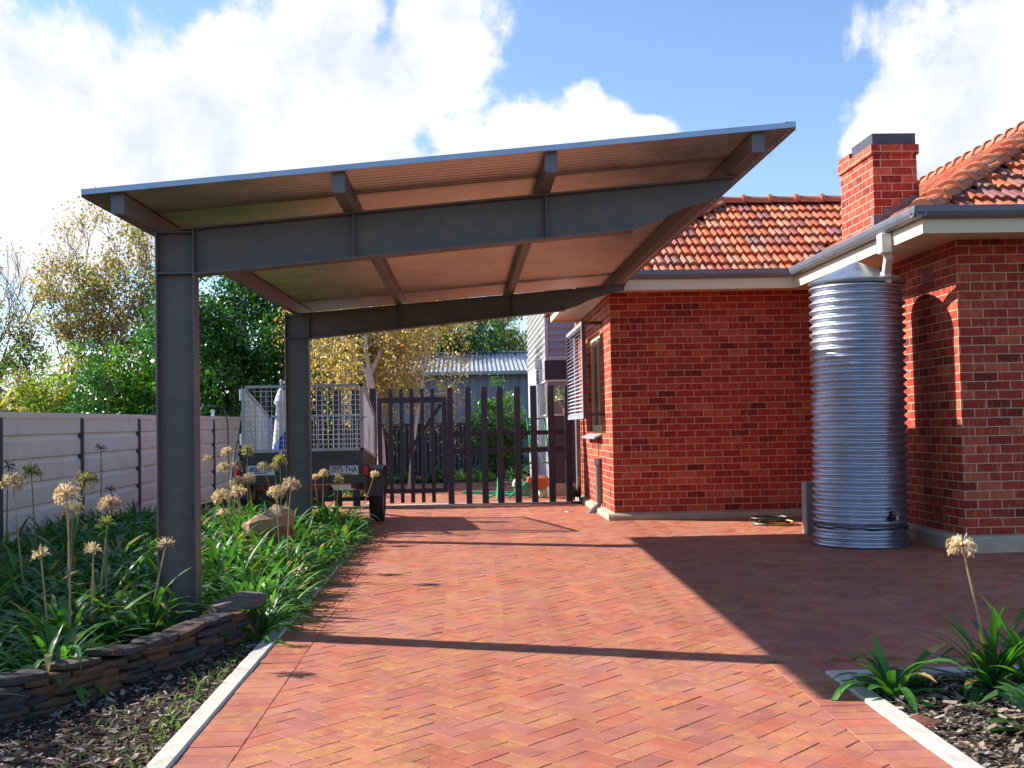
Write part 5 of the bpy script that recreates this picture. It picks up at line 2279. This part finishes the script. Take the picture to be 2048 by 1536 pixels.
# ================================================================== TREES
def leaves(pts, n_each, spread, size, pal, drop=0.0, aspect=.6, flat=.0, rng=RNG):
    """n_each leaf quads round each point"""
    pts = np.asarray(pts, dtype=np.float32)
    N = len(pts) * n_each
    c = np.repeat(pts, n_each, axis=0) + rng.normal(0, 1, (N, 3)).astype(np.float32) * np.array([spread, spread, spread * .8], dtype=np.float32)
    d = rng.normal(0, 1, (N, 3))
    d[:, 2] -= drop
    d /= np.linalg.norm(d, axis=1, keepdims=True)
    q = rng.normal(0, 1, (N, 3))
    s = np.cross(d, q)
    s /= np.linalg.norm(s, axis=1, keepdims=True) + 1e-6
    sz = size * rng.uniform(.6, 1.25, (N, 1))
    nrm = np.cross(d, s) * sz * .12
    P = np.stack([c - d * sz * .5, c + s * sz * aspect * .5 + nrm, c + d * sz * .5, c - s * sz * aspect * .5 + nrm], axis=1)
    pal = np.array(pal, dtype=np.float32)
    ci = rng.integers(0, len(pal), len(pts))
    # neighbouring leaves share a tone, with single strays
    idx = np.repeat(ci, n_each)
    stray = rng.random(N) < .35
    idx[stray] = rng.integers(0, len(pal), int(stray.sum()))
    col = pal[idx] * rng.uniform(.7, 1.3, (N, 1))
    return P.astype(np.float32), col.astype(np.float32)


def limb(mb, p, d, length, r, level, maxlevel, tips, rs, up=.15, wander=.25, kids=(2, 4), ratio=.68, c=(1, 1, 1), minr=.004, sides=6):
    n = 4 if level < maxlevel else 3
    pts = [Vector(p)]
    rsz = [r]
    d = Vector(d).normalized()
    for i in range(n):
        d = (d + Vector((rs.uniform(-1, 1), rs.uniform(-1, 1), rs.uniform(-1, 1))) * wander + Vector((0, 0, up))).normalized()
        pts.append(pts[-1] + d * length / n)
        rsz.append(max(minr, r * (1 - .45 * (i + 1) / n)))
    mb.tube(pts, rsz, sides if level < 2 else (4 if level < maxlevel - 1 else 3), c, cap=False)
    if level >= maxlevel:
        tips += [tuple(pts[-1]), tuple(pts[-2])]
        return
    k = rs.randint(*kids)
    for j in range(k):
        t = rs.uniform(.35, 1.0) if j else 1.0
        i = min(n - 1, int(t * n))
        q = pts[i].lerp(pts[i + 1], t * n - i) if i < n else pts[-1]
        ax = Vector((rs.uniform(-1, 1), rs.uniform(-1, 1), rs.uniform(-.4, 1))).normalized()
        nd_ = (d + ax * rs.uniform(.45, 1.0)).normalized()
        limb(mb, q, nd_, length * ratio * rs.uniform(.8, 1.15), rsz[min(i + 1, n)] * .72, level + 1, maxlevel, tips, rs, up, wander, kids, ratio, c, minr, sides)


def make_tree(name, base, label, group, seed, trunk, levels, pal, leafn, spread, size, bark='bark', leafm='tleaf', keep=1.0, dirs=None, **kw):
    rs = random.Random(seed)
    rng = np.random.default_rng(seed)
    t = thing(name, base, label, 'tree', group)
    mb = MB()
    tips = []
    h, r, l0 = trunk
    top = Vector(base) + Vector((rs.uniform(-.1, .1), rs.uniform(-.1, .1), h))
    mb.tube([base, tuple(Vector(base).lerp(top, .5) + Vector((rs.uniform(-.08, .08), 0, 0))), tuple(top)], [r * 1.25, r * 1.05, r * .9], 8, cap=False)
    for d in dirs:
        limb(mb, top - Vector((0, 0, .1)), d, l0 * rs.uniform(.85, 1.15), r * .68, 0, levels, tips, rs, **kw)
    mb.build('trunk', M[bark], t, smooth=True)
    tp = [q for q in tips if rs.random() < keep]
    P, Cc = leaves(tp, leafn, spread, size, pal, rng=rng)
    quads_object('crown', P, Cc, M[leafm], t)
    return t


PAUT = [(.25, .28, .08), (.30, .32, .09), (.20, .25, .07), (.36, .28, .09), (.42, .25, .08), (.33, .33, .13), (.18, .21, .07)]
PRUS = [(.42, .22, .06), (.38, .17, .06), (.36, .30, .08), (.48, .30, .08), (.30, .14, .06)]
PYG = [(.16, .29, .04), (.22, .34, .05), (.13, .23, .04), (.24, .32, .06), (.10, .18, .03), (.18, .28, .05)]
GT = 'trees beyond the boundary fence'
make_tree('autumn_tree', (-7.9, 28, 0), 'tall half bare autumn tree with upswept branches left of the front post', GT, 24, (1.5, .15, 1.60), 5, PAUT + PRUS[:2], 13, .15, .085, bark='greybark', keep=.85,
          dirs=[(-1.0, .1, 1.0), (-.6, -.2, 1.15), (-.25, .3, 1.2), (.2, -.1, 1.15), (-1.1, .0, .55)], up=.08, wander=.20, kids=(2, 3), ratio=.72, minr=.007)
make_tree('autumn_tree', (-10.2, 29, 0), 'olive and rust autumn tree with dense leaves at the far left', GT, 38, (1.3, .13, 1.5), 5, PAUT + [(.30, .20, .10)], 15, .17, .085, bark='greybark', keep=.9,
          dirs=[(-.7, .1, 1.0), (.1, -.2, 1.1), (.6, .3, .8), (-1.1, 0, .5)], up=.07, wander=.22, kids=(2, 3), ratio=.72, minr=.007)
make_tree('autumn_tree', (-13.0, 30, 0), 'bare twiggy tree cut by the left edge of the picture', GT, 47, (1.8, .13, 1.8), 4, PRUS, 5, .2, .08, bark='greybark', keep=.35,
          dirs=[(-.3, .1, 1.0), (.3, -.2, 1.0), (.7, .3, .8)], up=.12, wander=.24, kids=(2, 4), ratio=.74, minr=.007)


def bushy(name, ctr, rx, ry, rz, label, group, seed, pal, nclump, nleaf, spread, size, leafm='gleaf', cat='tree', trunk=True, lump=.25, base=None):
    rs = random.Random(seed)
    rng = np.random.default_rng(seed)
    base = base or (ctr[0], ctr[1], 0)
    t = thing(name, base, label, cat, group)
    pts = []
    ph_ = [rs.uniform(0, 6.28) for _ in range(6)]
    while len(pts) < nclump:
        v = Vector((rs.gauss(0, 1), rs.gauss(0, 1), rs.gauss(0, 1))).normalized()
        a, b = math.atan2(v.y, v.x), math.asin(max(-1, min(1, v.z)))
        q = 1 + lump * (math.sin(3 * a + ph_[0]) * math.cos(2 * b + ph_[1]) + .7 * math.sin(5 * a + 3 * b + ph_[2]))
        rr = (rs.random() ** .28) * q
        p = (ctr[0] + v.x * rx * rr, ctr[1] + v.y * ry * rr, ctr[2] + v.z * rz * rr)
        if p[2] < .1:
            continue
        pts.append(p)
    mb = MB()
    if trunk:
        top = (ctr[0], ctr[1], ctr[2] - rz * .3)
        mb.tube([base, tuple(Vector(base).lerp(Vector(top), .6)), top], [.06 * rx + .05, .05 * rx + .04, .03 * rx + .03], 8, cap=False)
        for p in pts[::max(1, nclump // 40)]:
            s = Vector(top).lerp(Vector(base), rs.uniform(0, .4))
            mid = s.lerp(Vector(p), .5) + Vector((0, 0, .12 * rz))
            mb.tube([tuple(s), tuple(mid), p], [.035, .02, .008], 5, cap=False)
        mb.build('trunk', M['bark'], t, smooth=True)
    else:
        for p in pts[::max(1, nclump // 16)]:
            mb.tube([base, (base[0] * .5 + p[0] * .5, base[1] * .5 + p[1] * .5, p[2] * .6), p], [.02, .014, .006], 5, cap=False)
        mb.build('stem', M['bark'], t)
    P, Cc = leaves(pts, nleaf, spread, size, pal, aspect=.5, rng=rng)
    quads_object('crown', P, Cc, M[leafm], t)
    return t


PDG = [(.045, .15, .022), (.06, .20, .028), (.085, .26, .035), (.035, .11, .02), (.10, .30, .045)]
bushy('evergreen_tree', (-4.95, 25, 2.55), 2.05, 1.7, 2.35, 'dense dark green glossy evergreen between the two carport posts', GT, 5, PDG, 470, 100, .17, .12)
bushy('evergreen_tree', (-1.9, 34, 2.9), 3.2, 1.6, 3.0, 'dark evergreen showing through gaps behind the golden birch', GT, 6, PDG[:4] + [(.09, .11, .03)], 330, 60, .25, .17)
GH = 'shrubs behind the boundary fence'
for i, (x, y, z, rx, rz, pal, lab) in enumerate((
        (-10.3, 26.2, 1.45, 1.25, 1.5, PYG + PDG[2:3], 'yellow green shrub at the far left behind the fence'),
        (-8.9, 25.2, 1.5, 1.1, 1.4, PYG + [(.34, .24, .06)], 'lime leaved shrub with orange tips, second from the left behind the fence'),
        (-7.75, 25.6, 1.45, 1.05, 1.55, PDG + PYG[:3], 'dark hollow shrub behind the middle of the fence'),
        (-6.95, 26.5, 1.75, 1.0, 1.65, PYG[:3] + [(.34, .20, .05)], 'olive shrub beside the front post behind the fence'),
        (-12.2, 28.5, 1.6, 1.6, 1.8, PAUT, 'dull olive shrub at the left picture edge beneath the bare tree'))):
    bushy('garden_shrub', (x, y, z), rx, .9, rz, lab, GH, 60 + i, pal, 150, 70, .16, .10, 'tleaf', 'shrub', False, .3)
bushy('garden_shrub', (-7.3, 22.5, 1.25), .42, .4, 1.35, 'bright green leafy shrub touching the left edge of the front post', GH, 71, [(.06, .24, .03), (.09, .30, .04), (.05, .18, .03)], 70, 60, .10, .09, 'gleaf', 'shrub', False, .3)
bushy('garden_shrub', (.78, 24.2, 1.05), .62, .5, .98, 'rounded dark leaved shrub behind the picket fence', None, 72, [(.06, .17, .03), (.08, .22, .035), (.045, .12, .025), (.13, .28, .05)], 120, 70, .085, .075, 'gleaf', 'shrub', False, .3)

hd = thing('hedge', (-5.3, 7.0, gz(7)), 'unseen hedge added beyond the near end of the cream fence to shade the left bed', 'hedge')  # out of view, added to cast shade over the front of the left bed
rs = random.Random(90)
mb = MB()
pts = []
for k in range(520):
    pts.append((-5.25 + rs.uniform(-.34, .34), rs.uniform(3.2, 10.1), rs.uniform(.15, 2.2)))
for yv in np.arange(3.4, 10.1, .5):
    mb.tube([(-5.25, yv, gz(yv)), (-5.2 + rs.uniform(-.1, .1), yv, 1.0), (-5.25, yv + .1, 1.85)], [.03, .025, .012], 6)
mb.build('stem', M['bark'], hd)
P, Cc = leaves(pts, 60, .14, .085, PDG, rng=np.random.default_rng(12))
quads_object('crown', P, Cc, M['gleaf'], hd)

# golden weeping birch
bt_ = thing('birch_tree', (-1.55, 21.6, 0), 'golden leaved weeping birch with forked white trunk behind the gate', 'tree')
mb = MB()
rs = random.Random(14)
by = 21.6
B0, B1 = Vector((-1.58, by, 0)), Vector((-1.82, by, 2.28))
mb.tube([B0, (-1.62, by, .9), (-1.70, by, 1.6), B1], [.095, .085, .075, .075], 8, cap=False)
stems = []
for pts_ in ([(-1.82, by, 2.25), (-2.05, by + .05, 2.55), (-2.27, by + .1, 3.0), (-2.5, by + .1, 3.6), (-2.7, by + .1, 4.4)],
             [(-1.80, by, 2.28), (-1.87, by - .03, 2.7), (-1.85, by - .05, 3.15), (-1.82, by - .05, 3.8), (-1.75, by, 5.0)],
             [(-1.80, by, 2.26), (-1.62, by + .1, 2.65), (-1.43, by + .15, 3.1), (-1.2, by + .2, 3.8), (-1.05, by + .2, 4.7)],
             [(-1.12, by + .5, 0.0), (-.98, by + .6, 1.2), (-.86, by + .6, 1.9), (-.76, by + .6, 2.6), (-.55, by + .6, 3.3), (-.3, by + .6, 4.0)]):
    r0 = .05 if len(pts_) == 5 else .04
    mb.tube(pts_, [r0 * (1 - .16 * i) for i in range(len(pts_))], 7, cap=False)
    stems.append([Vector(p) for p in pts_])
tips = []
tw_ = MB()
for st in stems:
    for k in range(30):
        t = rs.uniform(.15, 1) * (len(st) - 1)
        i = min(int(t), len(st) - 2)
        p = st[i].lerp(st[i + 1], t - i)
        if p.z < 1.8:
            continue
        a = rs.uniform(0, 2 * PI)
        if rs.random() < .75 and math.sin(a) < 0:
            a = -a
        ln = rs.uniform(.4, 1.35)
        q1 = p + Vector((math.cos(a) * ln * .5, math.sin(a) * ln * .5, rs.uniform(.05, .35)))
        q2 = p + Vector((math.cos(a) * ln, math.sin(a) * ln, rs.uniform(-.1, .3)))
        mb.tube([p, q1, q2], [.014, .010, .006], 4, cap=False)
        for m_ in range(5):
            s0 = q1.lerp(q2, rs.random())
            dl = rs.uniform(.3, 1.5)
            e1 = s0 + Vector((math.cos(a) * .15 + rs.uniform(-.1, .1), math.sin(a) * .15 + rs.uniform(-.1, .1), -dl * .4))
            e2 = e1 + Vector((rs.uniform(-.08, .08), rs.uniform(-.08, .08), -dl * .6))
            if e2.z < .6:
                e2.z = rs.uniform(.5, .9)
            tw_.tube([s0, e1, e2], .003, 3, cap=False)
            for j in range(10):
                tt = j / 9
                tips.append(tuple(s0.lerp(e1, tt * 2) if tt < .5 else e1.lerp(e2, tt * 2 - 1)))
mb.build('trunk', M['birchbark'], bt_, smooth=True)
tw_.build('twig', M['bark'], bt_)
PBI = [(.46, .33, .12), (.40, .28, .11), (.52, .42, .18), (.36, .33, .11), (.40, .22, .09), (.30, .31, .10), (.58, .48, .26)]
tips = [t for t in tips if not (t[0] > .15)]
P, Cc = leaves(tips, 4, .11, .060, PBI, drop=1.0, aspect=.7, rng=np.random.default_rng(3))
quads_object('crown', P, Cc, M['tleaf'], bt_)

# conifer and a loose tree in the distance
cf = thing('conifer_tree', (1.6, 46, 0), 'distant grey green conifer with tiered branches above the shed roof', 'tree', GT)
mb = MB()
mb.tube([(1.55, 46, 0), (1.6, 46, 3.5), (1.62, 46, 6.3)], [.16, .10, .03], 7, cap=False)
pts_c = []
rs = random.Random(8)
for z in np.arange(2.6, 6.3, .34):
    ln0 = 1.25 * (1 - (z - 2.6) / 4.6)
    for k in range(7):
        a = rs.uniform(0, 6.28)
        ln = ln0 * rs.uniform(.6, 1.15)
        e = Vector((1.6 + math.cos(a) * ln, 46 + math.sin(a) * ln, z + rs.uniform(-.05, .25)))
        mb.tube([(1.6, 46, z), tuple(e)], [.03, .008], 4, cap=False)
        for j in range(7):
            q = Vector((1.6, 46, z)).lerp(e, .25 + .75 * j / 6)
            pts_c.append(tuple(q))
mb.build('trunk', M['bark'], cf)
P, Cc = leaves(pts_c, 24, .10, .12, [(.12, .16, .08), (.09, .13, .07), (.16, .19, .10)], aspect=.25)
quads_object('crown', P, Cc, M['tleaf'], cf)
make_tree('loose_tree', (.25, 38, 0), 'loose open branched tree behind the shed beside the birch', GT, 55, (2.4, .14, 1.6), 4, [(.16, .22, .06), (.22, .26, .08), (.12, .16, .05)], 12, .16, .12, keep=.8,
          dirs=[(-.5, 0, .9), (.6, 0, .8), (.2, .4, 1.0), (1.0, 0, .45)], up=.06, wander=.26, kids=(2, 4), ratio=.68, minr=.008)
bushy('garden_shrub', (2.6, 44, 2.9), .95, .6, 1.0, 'small far off grey green treetop beside the extension', GT, 77, [(.13, .17, .08), (.10, .14, .07)], 60, 40, .14, .13, 'tleaf', 'tree', True, .2)

# cordyline at the far left
cd = thing('cordyline', (-8.9, 21.8, 0), 'yellow striped cordyline with spiky leaves at the far left above the fence', 'plant')
mb = MB()
mb.tube([(-8.82, 21.8, 0), (-8.86, 21.8, 1.0), (-8.84, 21.8, 1.75)], [.04, .035, .03], 7, cap=False)
mb.build('stem', M['bark'], cd)
P, Cc = strap_leaves(46, .38, .60, .022, .034, 501, [(.55, .50, .18), (.62, .56, .24), (.40, .42, .12), (.66, .62, .34)], droop=.8)
P = P + np.array([-8.84, 21.8, 1.72], dtype=np.float32)
quads_object('rosette', P, Cc, M['tleaf'], cd)

# strappy plants at the back of the yard
GY = 'strappy plants along the back yard bed'
for i, (x, y, s) in enumerate(((-1.35, 25.6, .9), (-.78, 25.5, .8), (-.45, 25.4, .75), (-.05, 25.8, .8), (.33, 25.4, .7), (1.1, 25.3, .8), (-1.95, 20.5, 1.0), (-1.75, 22.3, 1.0), (-1.9, 24, .9), (.7, 25.7, .7))):
    o = clump(x, y, s, U(0, 6.28), 'small strappy leaved plant at the back of the yard', GY)
    o.name = 'strappy_plant'

# flowering pot plant inside the corner window of the extension
pp = thing('pot_plant', (1.78, 19.45, 1.42), 'leafy white flowered plant against the extension window', 'plant')
mb = MB()
mb.lathe([(.001, 0), (.05, 0), (.065, .10), (.055, .10), (.05, .02)], (1.76, 19.48, 1.42), 16)
mb.build('pot', M['terracotta'], pp)
P, Cc = leaves([(1.70 + .09 * math.cos(k), 19.46, 1.58 + .014 * k) for k in range(18)], 7, .05, .055, [(.10, .25, .05), (.14, .32, .07), (.75, .75, .68)])
quads_object('foliage', P, Cc, M['tleaf'], pp)

# ================================================================== RENDER SETTINGS
scene.render.engine = 'CYCLES'
scene.view_settings.view_transform = 'Standard'
scene.view_settings.look = 'None'
scene.view_settings.gamma = 1
scene.view_settings.exposure = .95
scene.view_settings.use_curve_mapping = False
cy = scene.cycles
cy.max_bounces = 8
cy.diffuse_bounces = 4
cy.glossy_bounces = 3
cy.transmission_bounces = 4
cy.transparent_max_bounces = 6
cy.caustics_reflective = False
cy.caustics_refractive = False
cy.sample_clamp_indirect = 6
cy.use_denoising = True
